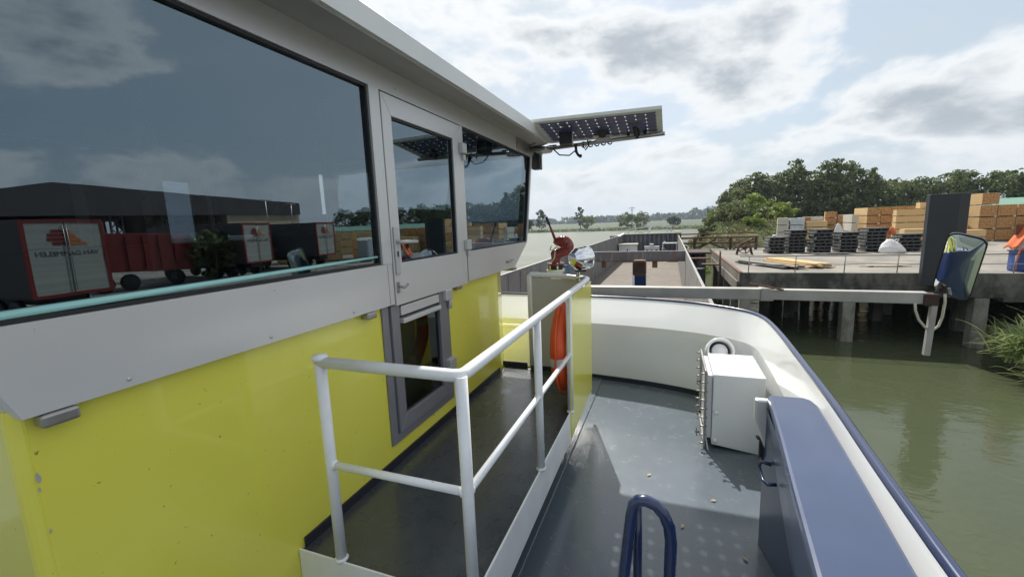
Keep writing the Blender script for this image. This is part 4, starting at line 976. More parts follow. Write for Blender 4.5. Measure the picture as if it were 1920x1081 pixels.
for y0 in (2.062, 3.118): sm_.box((XP+.0005, y0, -.449), (XP+.0022, y0+.004, -.206))
sm_.build('seam', M['soffit'], wh)
for k, y0 in enumerate((.75, 1.25, 1.75, 2.3, 2.9, 3.4, 3.9)):
    MB().lathe([(0, 0), (.007, 0), (.006, .003), (0, .004)], (XP, y0, -.425), (1, 0, 0), 10).build('rivet', M['alu'], wh)
# yellow base
FR = 3.83
poly = [(XB, .50), (XB, FR), (XB-.12, 4.20), (XB-.24, 4.27), (mx(XB)+.24, 4.27), (mx(XB)+.12, 4.20), (mx(XB), FR), (mx(XB), .50)]
# openings: lower door y 2.011..2.815 from z -1.335 up -> wall in pieces
yl = MB()
def wallseg(a, b, z0, z1):
    (x0, y0), (x1, y1) = a, b; d = Vector((x1-x0, y1-y0)).normalized(); n = Vector((d.y, -d.x))*.03
    yl.add([(x0, y0, z0), (x1, y1, z0), (x1-n.x, y1-n.y, z0), (x0-n.x, y0-n.y, z0), (x0, y0, z1), (x1, y1, z1), (x1-n.x, y1-n.y, z1), (x0-n.x, y0-n.y, z1)],
           [(0, 1, 2, 3), (4, 7, 6, 5), (0, 4, 5, 1), (1, 5, 6, 2), (2, 6, 7, 3), (3, 7, 4, 0)])
ZT = -.435
wallseg((XB, .53), (XB, 2.013), ZD+.013, ZT); wallseg((XB, 2.815), (XB, FR), ZD+.013, ZT); wallseg((XB, 2.013), (XB, 2.815), ZD+.013, -1.335)
wallseg((XB, FR), (XB-.13, 4.24), ZD+.002, ZT); wallseg((XB-.13, 4.24), (mx(XB)+.13, 4.24), ZD+.002, ZT); wallseg((mx(XB)+.13, 4.24), (mx(XB), FR), ZD+.002, ZT)
wallseg((mx(XB), FR), (mx(XB), .5), ZD+.002, ZT)
# rounded aft corner
cpts = [(XB-.04+.04*math.cos(R(a)), .54-.04*math.sin(R(a))) for a in (90, 67, 45, 22, 0)]
for a, b in zip(cpts[:-1], cpts[1:]): wallseg(a, b, ZD+.002, ZT)
wallseg((mx(XB), .5), (XB-.04, .5), ZD+.002, ZT)
yl.build('base_wall', M['yellow'], wh)
MB().box((XB+.001, .56, ZD), (XB+.012, 3.8, ZD+.06)).build('skirting', M['kick'], wh)
# paint chips on the aft corner
ch = MB()
for (y, z, s) in ((.532, -.63, .017), (.53, -.662, .009), (.533, -.79, .008), (.535, -.95, .006)):
    n = 7; vs = []
    for k in range(n): a = k*6.28/n; r_ = s*random.uniform(.6, 1.2); vs.append((XB+.002, y+math.cos(a)*r_*.35, z+math.sin(a)*r_))
    ch.add(vs, [tuple(range(n))])
ch.build('paint_chip', M['alu'], wh)
# brackets between band and base
for y in (.585, 1.885, 2.945, 4.28):
    if y < 4: MB().box((XB+.001, y-.04, -.49), (XB+.05, y+.04, -.453)).build('support_bracket', M['steel'], wh, .008)
    else: MB().box((XB-.12, y-.06, -.49), (XB+.03, y+.05, -.453)).build('support_bracket', M['steel'], wh, .008)
# lower door
M['doorgrey'] = paint('grey_door_frame', (.28, .28, .31), .4, .4, .03, 3)
o1 = [(2.015, -1.333), (2.813, -1.333), (2.813, -.455), (2.015, -.455)]; i1 = [(2.075, -1.285), (2.755, -1.285), (2.755, -.455), (2.075, -.455)]
ld_ = MB(); ld_.prism([(2.015, -1.333), (2.075, -1.28), (2.075, -.455), (2.015, -.455)], 'x', XB-.03, XB+.012); ld_.prism([(2.813, -1.333), (2.813, -.455), (2.755, -.455), (2.755, -1.28)], 'x', XB-.03, XB+.012); ld_.prism([(2.015, -1.333), (2.813, -1.333), (2.755, -1.28), (2.075, -1.28)], 'x', XB-.03, XB+.012)
lw = ld_.build('lower_door', M['doorgrey'], wh, .002)
lf = MB(); lf.prism([(2.082, -1.273), (2.16, -1.175), (2.16, -.462), (2.082, -.462)], 'x', XB-.02, XB+.028); lf.prism([(2.748, -1.273), (2.748, -.462), (2.65, -.462), (2.65, -1.175)], 'x', XB-.02, XB+.028); lf.prism([(2.082, -1.273), (2.748, -1.273), (2.65, -1.175), (2.16, -1.175)], 'x', XB-.02, XB+.028)
lf.build('leaf_frame', M['doorgrey'], lw, .003)
MB().add([(XB+.004, 2.16, -1.175), (XB+.004, 2.65, -1.175), (XB+.004, 2.65, -.462), (XB+.004, 2.16, -.462)], [(0, 1, 2, 3)]).build('pane', M['glass_low'], lw)
MB().box((XB-.20, 2.02, -1.33), (XB-.18, 2.80, -.47)).build('curtain', M['curtain'], lw)
v_ = MB(); v_.box((XB+.005, 2.175, -.535), (XB+.035, 2.635, -.475)); v_.box((XB+.005, 2.175, -.585), (XB+.05, 2.635, -.555)); v_.build('ventilation_flap', M['silver'], lw, .004)
MB().box((XB+.0045, 2.162, -.60), (XB+.012, 2.648, -.463)).build('flap_recess', M['black'], lw)
for z in (-.50, -1.03):
    h = MB(); h.box((XB+.013, 2.70, z-.04), (XB+.06, 2.80, z+.04)); h.tube([(XB+.035, 2.79, z-.11), (XB+.035, 2.79, z-.043)], .018, 10); h.build('hinge', M['alu'], lw, .006)
# roof
rf = MB(); xs_ = -1.32
rpl = [(xs_, -.6), (xs_, 4.12), (xs_-.03, 4.33), (xs_-.16, 4.93), (xs_-.35, 5.28), (mx(xs_)+.35, 5.28), (mx(xs_)+.16, 4.93), (mx(xs_)+.03, 4.33), (mx(xs_), 4.12), (mx(xs_), -.6)]
xs_ = -1.31; rpl = [(xs_, -.6), (xs_, 4.3), (xs_-.004, 4.86), (xs_-.22, 5.10), (mx(xs_)+.22, 5.10), (mx(xs_)+.004, 4.86), (mx(xs_), 4.3), (mx(xs_), -.6)]
def rinset(d): return [(x-(d if x > CXB else -d), y-(d if y > 4 else (-d if y < 0 else 0))) for x, y in rpl]
n = len(rpl)
def ringwall(a, b, za, zb): return [[(x, y, za) for x, y in a+[a[0]]], [(x, y, zb) for x, y in b+[b[0]]]]
fas = MB()
for A_, B_, za, zb in ((rpl, rpl, .905, 1.01), (rpl, rinset(.012), 1.01, 1.02)): fas.grid(ringwall(B_, A_, zb, za)); 
fas.smooth = [False]*len(fas.smooth); fas.grid(ringwall(rpl, rinset(.02), .905, .905))
fas.smooth = [False]*len(fas.smooth)
fo = fas.build('roof', M['fascia'], wh)
tp = MB(); q = rinset(.012); tp.add([(x, y, 1.02) for x, y in q], [tuple(range(n))]); tp.build('roof_top', M['fascia'], fo)
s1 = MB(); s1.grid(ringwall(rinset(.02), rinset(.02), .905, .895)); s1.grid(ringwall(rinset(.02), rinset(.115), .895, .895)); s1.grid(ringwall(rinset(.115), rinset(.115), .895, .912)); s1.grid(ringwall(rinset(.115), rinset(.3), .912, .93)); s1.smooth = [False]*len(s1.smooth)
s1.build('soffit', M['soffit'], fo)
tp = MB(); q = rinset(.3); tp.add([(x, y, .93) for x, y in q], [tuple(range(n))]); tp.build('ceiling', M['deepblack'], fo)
# front and aft frames of the wheelhouse
ff = MB()
def slant_box(x0, x1, z0, z1, front=True, th=.04):
    if front: a, b = fy(z0), fy(z1); t = -th
    else: a, b = ay(z0), ay(z1); t = th
    return [(x0, a, z0), (x1, a, z0), (x1, b, z1), (x0, b, z1), (x0, a+t, z0), (x1, a+t, z0), (x1, b+t, z1), (x0, b+t, z1)]
FB = [(0, 1, 2, 3), (4, 7, 6, 5), (0, 4, 5, 1), (1, 5, 6, 2), (2, 6, 7, 3), (3, 7, 4, 0)]
xl, xr = mx(XP)+.052, XP-.052
for fr in (True, False):
    m = MB()
    for z0, z1 in ((-.45, -.202), (.787, .928)): m.add(slant_box(xl, xr, z0, z1, fr), FB)
    for xc in (xl+.03, xl+.98, CXB+.45, xr-.03): m.add(slant_box(xc-.03, xc+.03, -.2, .785, fr), FB)
    m.build('front_frame' if fr else 'aft_frame', M['silver'], wh)
    for a, b in ((xl+.06, xl+.95), (xl+1.01, CXB+.42), (CXB+.48, xr-.06)):
        v = slant_box(a, b, -.2, .785, fr)[:4]; MB().add([(p[0], p[1]+(-.015 if fr else .015), p[2]) for p in v], [(0, 1, 2, 3)]).build('pane', M['glass_far'], wh)
# cabin interior: floor, console, seat
fl_ = MB(); fl_.box((mx(XP)+.06, .6, -.449), (XP-.06, 4.1, -.435)); fl_.build('cabin_floor', M['deepblack'], wh)
ins = MB(); ins.box((-3.9, 3.4, -.43), (-2.2, 4.25, .18)); ins.box((-4.4, .6, -.43), (-3.9, 3.2, -.05)); ins.box((-2.4, .62, -.43), (-1.75, 1.9, -.21)); ins.build('console', M['deepblack'], wh, .03)
st = MB(); st.box((-3.0, 2.3, -.35), (-2.4, 2.9, .0)); st.box((-3.0, 2.1, .0), (-2.4, 2.28, .62)); st.build('helm_seat', M['black'], wh, .05)
MB().tube([(-1.577, .45, -.179), (-1.577, 1.2, -.168), (-1.577, 2.0, -.153)], [.012, .010, .006], 8).build('teal_tube', M['tealtube'], wh)  # thin teal tube added in front of the pane's lower edge
for y_ in (1.3, 2.45): MB().box((-2.35, y_, -.2), (-2.28, y_+.06, .92)).build('interior_post', M['light_brown'], wh)
text_mesh('window_sticker', 'ELAGE', .035, M['alu'], wh, (0, 0, 0), (0, 0, 0)) if False else None
# ================================================================== WALKWAY AND RAILING
wk = thing('walkway', 'raised dark grey side walkway with white toe plate beside the yellow wall', 'walkway', (-1.15, 2.6, -1.47))
XR = -.703; ZF = -1.47
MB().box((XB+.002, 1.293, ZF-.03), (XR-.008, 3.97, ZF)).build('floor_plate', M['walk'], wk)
MB().box((XB+.002, 1.32, ZF+.001), (XB+.012, 3.78, ZF+.05)).build('skirting', M['kick'], wk)
MB().box((-1.63, 3.955, ZF+.001), (-1.36, 3.97, ZF+.06)).build('skirting', M['kick'], wk)
MB().box((-1.31, 3.925, ZF+.001), (-.72, 3.94, ZF+.045)).build('skirting', M['kick'], wk)
tpz = MB(); tpz.prism([(1.29, -1.70), (3.93, -1.66), (3.93, -1.55), (3.0, -1.452), (1.29, -1.452)], 'x', XR-.006, XR+.004); tpz.box((XB+.003, 1.284, -1.70), (XR-.007, 1.292, -1.452)); tpz.build('toe_plate', M['railw'], wk, .0015)
MB().prism([(1.285, -1.80), (1.33, -1.80), (1.33, -1.503), (1.285, -1.503)], 'x', -1.5, -1.44).build('support', M['railw'], wk)
yp = MB(); yp.prism([(3.02, -1.655), (3.935, -1.615), (3.935, -.555), (3.02, -.555)], 'x', XR+.005, XR+.011); yp.build('yellow_screen', M['yellow'], wk)
rg = thing('handrail', 'white tubular handrail with two bars around the walkway', 'railing', (XR, 2.6, -1.45))
rt_ = .0235; ztop = -.535; zm = -.995
for (x, y) in ((-1.36, 1.30), (XR, 1.30), (XR, 2.235), (XR, 3.045)): MB().tube([(x, y, -1.46), (x, y, ztop)], rt_, 14).build('post', M['railw'], rg)
MB().tube([(-1.36, 1.30, ztop)]+[(XR-.03, 1.30, ztop), (XR-.008, 1.308, ztop), (XR, 1.33, ztop), (XR, 3.70, ztop+.012)]+[(XR-.12+.12*math.cos(R(a)), 3.80+.13*math.sin(R(a)), ztop+.014) for a in (0, 20, 40, 60, 80, 90)]+[(-1.0, 3.945, ztop+.03), (-1.29, 3.95, ztop+.045), (-1.305, 3.95, ztop+.03), (-1.305, 3.95, -1.46)], .024, 14).build('top_rail', M['railw'], rg)
for (x, y) in ((-1.36, 1.30), (XR, 1.30), (XR, 2.235), (XR, 3.045)):
    MB().lathe([(rt_, -.004), (rt_+.006, 0), (rt_+.007, .006), (rt_, .014)], (x, y, -1.452), seg=18).build('weld', M['railw'], rg)
for (x, y, ax_) in ((-1.36, 1.30, (1, 0, 0)), (XR, 1.30, (-1, 0, 0)), (XR, 1.30, (0, 1, 0)), (XR, 2.235, (0, 1, 0)), (XR, 2.235, (0, -1, 0)), (XR, 3.045, (0, -1, 0))):
    c_ = Vector((x, y, zm))+Vector(ax_)*.021; MB().lathe([(.0165, .008), (.021, .003), (.022, 0), (.018, -.006)], c_, ax_, 16).build('weld', M['railw'], rg)
MB().lathe([(0, -.01), (.03, -.008), (.033, 0), (.03, .012), (0, .016)], (-1.36, 1.30, ztop+.018), seg=16).build('end_cap', M['railw'], rg)
MB().tube([(-1.36, 1.30, zm), (XR, 1.30, zm)], .0165, 12).build('mid_rail', M['railw'], rg)
MB().tube([(XR, 1.30, zm), (XR, 3.045, zm)], .0165, 12).build('mid_rail', M['railw'], rg)
MB().box((-1.285, 3.945, -1.45), (-.80, 3.955, ztop+.0)).build('screen_plate', M['greypanel'], rg)
MB().tube([(-1.60, 4.6, -1.17), (-1.2, 4.6, -1.17)], .02, 10).build('mid_rail', M['railw'], rg) if False else None
# low white rail behind the gap
wr = thing('low_rail', 'short white horizontal rail in the gap between yellow wall and grey screen', 'rail', (-1.5, 4.6, ZD))
MB().tube([(-1.9, 4.6, -1.19), (-1.35, 4.6, -1.19), (-1.32, 4.6, -1.22), (-1.32, 4.6, ZD)], .02, 10).build('tube', M['railw'], wr); MB().tube([(-1.9, 4.6, -1.19), (-1.9, 4.6, ZD)], .02, 10).build('leg', M['railw'], wr)
# lifebuoy
lb = thing('lifebuoy', 'orange lifebuoy with silver reflective band hanging inside the railing', 'lifebuoy', (-.80, 3.36, -1.0))
pts = [(0, .30*math.cos(R(a)), .32*math.sin(R(a))) for a in range(0, 360, 12)]
ob_ = MB().tube(pts, .062, 14, closed=True).build('ring', M['orange'], lb, local=True)
for a in (190, 100, 280, 10):
    seg = [(0, .30*math.cos(R(a+d)), .32*math.sin(R(a+d))) for d in (-6, -2, 2, 6)]
    MB().tube(seg, .064, 14, cap=False).build('reflective_band', M['tape'], lb, local=True)
rp = [(0, .385*math.cos(R(a))*(.97 if (a//15) % 6 == 0 else 1.03), .405*math.sin(R(a))*(.97 if (a//15) % 6 == 0 else 1.03)) for a in range(0, 360, 15)]
MB().tube(rp, .008, 8, closed=True).build('grab_rope', M['orange'], lb, local=True)
MB().tube([(.07, -.16, .30), (.08, -.1, .24), (.075, -.15, .19), (.08, -.19, .22), (.08, -.15, .26)], .009, 8).build('lashing', M['orange'], lb, local=True)
# searchlight
sg = thing('searchlight', 'polished chrome searchlight on a short stem at the front end of the handrail', 'searchlight', (-.79, 3.8, -.52))
axl = Vector((.60, .78, .03)).normalized(); c0 = Vector((-.835, 3.78, -.335))
MB().lathe([(0, 0), (.056, .0), (.062, .006), (.098, .055), (.102, .06), (.102, .155), (.108, .158), (.108, .182), (.10, .188), (.0, .200)], c0, axl, 40).build('housing', M['chrome'], sg)
MB().tube([(-.80, 3.86, -.53), (-.79, 3.85, -.45), (-.775, 3.83, -.43)], [.012, .012, .02], 12).build('stem', M['chrome'], sg)
MB().lathe([(0, -.03), (.018, -.028), (.026, 0), (.018, .03), (0, .032)], (-.80, 3.87, -.515), (0, -.3, 1), 16).build('clamp', M['chrome'], sg)
MB().obox((-.765, 3.81, -.442), (.1, .03, .015), rotz(.3)).build('bracket', M['black'], sg)
# fire monitor
fm = thing('fire_monitor', 'dark red fire monitor with long lever on a cream flanged pipe', 'fire monitor', (-1.2, 4.6, ZD))
MB().tube([(-1.205, 4.6, ZD), (-1.205, 4.6, -.53)], .055, 20).build('standpipe', M['cream'], fm)
MB().lathe([(.055, -.08), (.10, -.035), (.10, -.015), (.055, -.012)], (-1.205, 4.6, -.50), seg=28).build('flange', M['cream'], fm)
MB().lathe([(.06, 0), (.085, 0), (.085, .045), (.06, .045)], (-1.205, 4.6, -.512), seg=24).build('gasket', M['black'], fm)
MB().lathe([(.03, 0), (.095, 0), (.095, .018), (.03, .018)], (-1.205, 4.6, -.466), seg=28).build('flange', M['redpaint'], fm)
for a in range(0, 360, 60): MB().tube([(-1.205+.082*math.cos(R(a)), 4.6+.082*math.sin(R(a)), -.53), (-1.205+.082*math.cos(R(a)), 4.6+.082*math.sin(R(a)), -.435)], .010, 8).build('bolt', M['cream'], fm)
mp_ = [(-1.20, 4.6, -.46), (-1.20, 4.6, -.40), (-1.19, 4.6, -.355), (-1.14, 4.6, -.33), (-1.085, 4.6, -.31), (-1.06, 4.6, -.26), (-1.085, 4.6, -.215), (-1.14, 4.6, -.205), (-1.18, 4.6, -.215), (-1.20, 4.6, -.235)]
mr_ = [.048, .05, .060, .058, .062, .066, .068, .062, .052, .03]
def catmull(ps, rs, n=5):
    P2, R2 = [], []
    for i in range(len(ps)-1):
        p0, p1, p2, p3 = [Vector(ps[max(0, min(len(ps)-1, k))]) for k in (i-1, i, i+1, i+2)]
        for j in range(n):
            t = j/n; P2.append(.5*((2*p1)+(p2-p0)*t+(2*p0-5*p1+4*p2-p3)*t*t+(3*p1-p0-3*p2+p3)*t**3)); R2.append(rs[i]*(1-t)+rs[i+1]*t)
    return P2+[Vector(ps[-1])], R2+[rs[-1]]
cp_, cr_ = catmull(mp_, mr_); MB().tube(cp_, cr_, 22).build('body', M['redpaint'], fm)
MB().lathe([(0, 0), (.036, 0), (.04, .03), (.03, .05), (0, .055)], (-1.05, 4.56, -.26), (.6, -.8, .1), 16).build('cap', M['redpaint'], fm)
MB().lathe([(0, -.03), (.045, -.03), (.045, .03), (0, .03)], (-1.2, 4.58, -.34), (0, 1, 0), 16).build('swivel', M['redpaint'], fm)
gr = MB()
for a in range(-60, 100, 20): gr.obox((-1.11+.075*math.sin(R(a)), 4.6, -.215+.06*math.cos(R(a))), (.012, .06, .03), Matrix.Rotation(R(a), 3, 'Y'))
gr.build('gear_teeth', M['redpaint'], fm)
MB().tube([(-1.19, 4.58, -.20), (-1.23, 4.58, -.09), (-1.262, 4.58, -.01)], [.017, .013, .011], 10).build('lever', M['redpaint'], fm)
MB().tube([(-1.262, 4.58, -.01), (-1.292, 4.58, .07)], [.014, .015], 10).build('lever_grip', M['black'], fm)
MB().tube([(-1.23, 4.53, -.245), (-1.24, 4.52, -.29), (-1.21, 4.52, -.29), (-1.17, 4.53, -.26), (-1.14, 4.53, -.275)], .009, 6).build('lashing', M['ropew'], fm)
MB().tube([(-1.19, 4.54, -.31), (-1.2, 4.54, -.38), (-1.23, 4.54, -.43)], .008, 6).build('lashing', M['ropew'], fm)
M['bluehandle'] = paint('blue_valve_handle', (.03, .16, .45), .5)
MB().tube([(-1.12, 4.58, -.48), (-1.05, 4.58, -.475), (-1.045, 4.58, -.53), (-1.045, 4.58, -.62)], .012, 8).build('valve_handle', M['bluehandle'], fm)
# ================================================================== MIRROR BOOM
mb_ = thing('mirror_boom', 'long pale square boom reaching over the side to the mirror', 'boom', (.7, 5.5, -.9))
KB = 1.41
def kb(*p): return tuple(c*KB for c in p)
MB().box(kb(-.9, 3.92, -.694), kb(.79, 4.015, -.601)).build('beam', M['boompaint'], mb_, .008)
ar = MB(); ar.bar(kb(.72, 3.95, -.645), kb(1.73, 3.83, -.633), .113, .118); ar.build('inner_beam', M['boompaint'], mb_, .007)
MB().bar(kb(.62, 3.93, -.56), kb(.86, 3.88, -.60), .017, .017).build('pin', M['rust'], mb_)
MB().box(kb(.705, 3.91, -.70), kb(.80, 4.025, -.596)).build('sleeve', M['steel'], mb_, .005)
MB().box(kb(1.70, 3.78, -.685), kb(1.785, 3.88, -.60)).build('end_bracket', M['rustdark'], mb_, .008)
MB().bar(kb(1.765, 3.8, -.66), kb(1.752, 3.8, -1.05), .05, .05, up=(0, 1, 0)).build('hanger', M['boompaint'], mb_, .004)
MB().tube([kb(*p) for p in ((1.66, 3.8, -.67), (1.665, 3.8, -.72), (1.69, 3.8, -.79), (1.73, 3.8, -.845), (1.775, 3.8, -.865), (1.805, 3.8, -.83), (1.82, 3.8, -.76), (1.825, 3.8, -.66), (1.82, 3.8, -.60))], .012, 8).build('cable', M['ropew'], mb_)
mr = thing('side_mirror', 'black framed truck style mirror on the end of the boom', 'mirror', kb(1.87, 3.8, -.4))
nrm = Vector((-.53, -.835, -.15)).normalized(); cc = Vector(kb(1.865, 3.8, -.41))
cor = [Vector(p) for p in ((1.738, 3.8, -.577), (1.801, 3.8, -.160), (2.020, 3.8, -.222), (1.952, 3.8, -.655))]
cor = [p*(nrm.dot(cc)/nrm.dot(p)) for p in cor]
def roundpoly(ps, r, k=5):
    out = []
    for i, p in enumerate(ps):
        a = ps[i-1]; b = ps[(i+1) % len(ps)]; u = (a-p).normalized()*r; v = (b-p).normalized()*r
        for j in range(k+1):
            t = j/k; out.append((p+u)*(1-t)**2+p*2*t*(1-t)+(p+v)*t*t)
    return out
oc_ = roundpoly(cor, .08); ce = sum(cor, Vector())/4
ic_ = [p+(ce-p).normalized()*.018 for p in oc_]
nn = len(oc_); mm = MB()
back = [ce+(p-ce)*.90-nrm*.10 for p in oc_]
vs = [p for p in ic_]+[p+nrm*.008 for p in oc_]+[p-nrm*.035 for p in oc_]+back
fs = [(i, (i+1) % nn, nn+(i+1) % nn, nn+i) for i in range(nn)]+[(nn+i, nn+(i+1) % nn, 2*nn+(i+1) % nn, 2*nn+i) for i in range(nn)]+[(2*nn+i, 2*nn+(i+1) % nn, 3*nn+(i+1) % nn, 3*nn+i) for i in range(nn)]+[tuple(3*nn+i for i in range(nn))[::-1]]
mm.add(vs, fs); mm.build('housing', M['black'], mr)
# slightly convex glass
gp = MB(); rings = [1.0, .8, .6, .4, .2, .02]; 
gp.grid([[tuple(ce+(p-ce)*s-nrm*(.002+.0*s)+nrm*(.03*(1-s*s))) for p in ic_+[ic_[0]]] for s in rings]); gp.build('glass', M['mirror'], mr)
MB().tube([kb(1.765, 3.8, -.62), kb(1.80, 3.84, -.55), kb(1.86, 3.90, -.45)], .014, 8).build('mount', M['black'], mr)
# ================================================================== SOLAR PANEL AND ROOF ARM
M['cell'] = paint('blue_solar_cell', (.055, .065, .17), .45, 0, .12, 1.2, None); M['pvframe'] = paint('pale_panel_frame', (.68, .68, .64), .45, 0, .04, 4)
def solar(name, label, c, ex, ey, nx, ny, cellr=.5, parentfit=True):
    """c centre, ex/ey half extents as vectors"""
    r = thing(name, label, 'solar panel', tuple(c)); c = Vector(c); ex = Vector(ex); ey = Vector(ey); nz = ex.cross(ey).normalized()
    fw = .055; u = ex.normalized(); v = ey.normalized(); hx, hy = ex.length, ey.length; m = MB()
    rot = Matrix((u, v, nz)).transposed()
    m.obox(c+v*(hy-fw/2), (2*hx, fw, .035), rot); m.obox(c-v*(hy-fw/2), (2*hx, fw, .035), rot)
    m.obox(c+u*(hx-fw/2), (fw, 2*hy-2*fw, .035), rot); m.obox(c-u*(hx-fw/2), (fw, 2*hy-2*fw, .035), rot); m.build('frame', M['pvframe'], r, .005)
    cm = MB(); ax, ay_ = (2*hx-2*fw)/nx, (2*hy-2*fw)/ny; k = .20
    for i in range(nx):
        for j in range(ny):
            p = c+u*(-hx+fw+ax*(i+.5))+v*(-hy+fw+ay_*(j+.5)); a, b = ax/2*.995, ay_/2*.995
            oct_ = [(-a, -b+k*b), (-a+k*a, -b), (a-k*a, -b), (a, -b+k*b), (a, b-k*b), (a-k*a, b), (-a+k*a, b), (-a, b-k*b)]
            cm.add([p+u*x+v*y for x, y in oct_], [tuple(range(8))])
    cm.build('cells', M['cell'], r); return r, u, v, nz
sp, u, v, nz = solar('solar_panel', 'solar panel with pale frame and dotted dark cells jutting out past the roof corner', (-.72, 4.65, .975), (.63, 0, -.012), (0, .36, -.045), 12, 6)

ra = thing('roof_arm', 'brown steel arm with cables carrying the solar panel from the roof corner', 'arm', (-1.5, 4.9, .86))
KA = .71
def ka(*p): return tuple(c*KA for c in p)
MB().box((XP+.001, 4.42, .80), (XP+.012, 5.0, .925)).build('mounting_plate', M['steel'], ra, .004)
MB().tube([(-1.58, 4.92, .86), (-1.45, 4.95, .862), (-1.25, 4.95, .87)], [.032, .032, .028], 12).build('bracket_tube', M['steel'], ra)
MB().lathe([(0, -.02), (.09, -.015), (.105, .01), (.03, .03), (0, .03)], (-1.40, 4.95, .835), seg=18).build('turntable', M['alu'], ra)
MB().tube([(-1.35, 4.93, .855), ka(-1.30, 6.85, 1.205), ka(-.10, 6.9, 1.245)], .021, 12).build('boom_tube', M['steel'], ra)
for xx in (-1.42, -1.32, -1.22, -1.12, -1.02): MB().tube([ka(xx+.12+.03*math.cos(R(a)), 6.9+.05*math.cos(R(a)), 1.205+.045*math.sin(R(a))+(xx+1.3)*.03) for a in range(0, 360, 45)], .007, 6, closed=True).build('cable_tie', M['black'], ra)
MB().tube([ka(*p) for p in ((-1.7, 6.5, 1.12), (-1.6, 6.5, 1.02), (-1.45, 6.5, 1.0), (-1.35, 6.55, 1.08), (-1.35, 6.55, 1.16))], .007, 8).build('cable', M['black'], ra)
MB().tube([ka(*p) for p in ((-1.35, 6.5, 1.14), (-1.34, 6.5, 1.04), (-1.31, 6.5, .99), (-1.27, 6.48, .97))], [.014, .015, .014, .02], 10).build('hose_end', M['rustdark'], ra)
MB().tube([ka(*p) for p in ((-1.25, 6.55, 1.15), (-1.2, 6.5, 1.06), (-1.15, 6.5, 1.12), (-1.18, 6.55, 1.2))], .008, 8).build('cable', M['black'], ra)
MB().obox(ka(-1.02, 6.9, 1.30), (.19, .10, .008), rotz(.1)).build('junction_plate', M['alu'], ra)
fl2 = thing('floodlight', 'black box floodlight mounted below the solar panel near the roof corner', 'floodlight', ka(-1.5, 6.8, 1.32))
MB().obox(ka(-1.55, 6.72, 1.33), (.14, .10, .18), rotz(.2)).build('case', M['black'], fl2, .012); MB().obox(ka(-1.44, 6.72, 1.31), (.014, .105, .17), rotz(.2)).build('side_fin', M['steel'], fl2)
cm_ = thing('dome_camera', 'small black dome camera hanging under the middle of the solar panel', 'camera', ka(-1.0, 6.85, 1.38))
MB().lathe([(0, -.06), (.035, -.05), (.045, -.014), (.07, 0), (.078, .03), (0, .032)], ka(-1.0, 6.8, 1.345), seg=18).build('dome', M['black'], cm_); MB().prism([ka(-1.14, 1.20), ka(-.86, 1.22), ka(-.9, 1.28), ka(-1.08, 1.27)], 'y', 4.85, 4.93).build('base', M['steel'], cm_, .006)
ck = thing('antenna_clamp', 'dark clamp with short antenna under the outer end of the solar panel', 'clamp', ka(-.5, 6.9, 1.3))
MB().tube([ka(-.49, 6.9, 1.22), ka(-.50, 6.86, 1.32), ka(-.52, 6.7, 1.375)], [.034, .032, .028], 10).build('clamp_body', M['black'], ck); MB().box(ka(-.6, 6.55, 1.36), ka(-.4, 6.63, 1.39)).build('crossbar', M['black'], ck, .006)
for xx in (-.62, -.38): MB().lathe([(0, -.015), (.018, -.015), (.018, .015), (0, .015)], ka(xx, 6.9, 1.29), (1, 0, 0), 10).build('knob', M['black'], ck)
sk = thing('loudspeaker', 'black box loudspeaker hanging at the front corner of the roof', 'loudspeaker', (-1.54, 5.12, .8))
MB().box((-1.595, 5.05, .655), (-1.49, 5.17, .90)).build('cabinet', M['black'], sk, .008); MB().box((-1.56, 5.08, .90), (-1.52, 5.14, .93)).build('hanger', M['rustdark'], sk); MB().tube([(-1.485, 5.1, .68), (-1.482, 5.1, .80), (-1.47, 5.1, .84)], .01, 8).build('side_bracket', M['steel'], sk)
# ================================================================== DECK THINGS
vb = thing('vent_box', 'white steel ventilation box with bolted hatch frame standing on the deck', 'vent box', (.48, 3.55, ZD))
BX0, BX1, BY0, BY1, BZ0, BZ1 = .343, .715, 3.58, 4.17, -1.845, -1.247
bx_ = MB(); bx_.prism([(BX0, BZ0), (BX1-.01, BZ0-.045), (BX1, BZ1), (BX0, BZ1)], 'y', BY0, BY1); bx_.build('box_body', M['white'], vb, .008)
MB().box((BX0-.045, BY0+.03, BZ0+.04), (BX0-.002, BY1-.03, BZ1-.02)).build('neck', M['white'], vb, .004)
hf_ = MB(); x0, x1 = BX0-.062, BX0-.047; ya, yb, za, zb = BY0-.01, BY1+.01, BZ0-.03, BZ1+.03
for a, b in (((ya, za), (yb, za+.05)), ((ya, zb-.05), (yb, zb)), ((ya, za+.05), (ya+.05, zb-.05)), ((yb-.05, za+.05), (yb, zb-.05))): hf_.box((x0, a[0], a[1]), (x1, b[0], b[1]))
hfo = hf_.build('hatch_frame', M['steel'], vb, .003)
bo = 0
for k in range(9):
    z = za+.03+(zb-za-.06)*k/8
    for y in (ya+.012, yb-.012):
        MB().tube([(x1+.008, y, z), (x0-.03, y, z)], .007, 6).build('bolt', M['steel'], hfo)
for z in (za+.12, za+.30, zb-.1):
    w_ = MB(); w_.tube([(x0-.028, ya+.02, z), (x0-.06, ya+.02, z)], .008, 6); w_.bar((x0-.05, ya-.008, z-.018), (x0-.05, ya+.05, z+.018), .008, .014); w_.build('wing_nut', M['black'], hfo)
for (x, z) in ((BX0+.028, BZ0+.40-.12), (BX0+.028, BZ0+.035)): MB().lathe([(0, 0), (.018, 0), (.018, .01), (.01, .014), (0, .014)], (x, BY0, z), (0, -1, 0), 12).build('bolt_head', M['white'], vb)
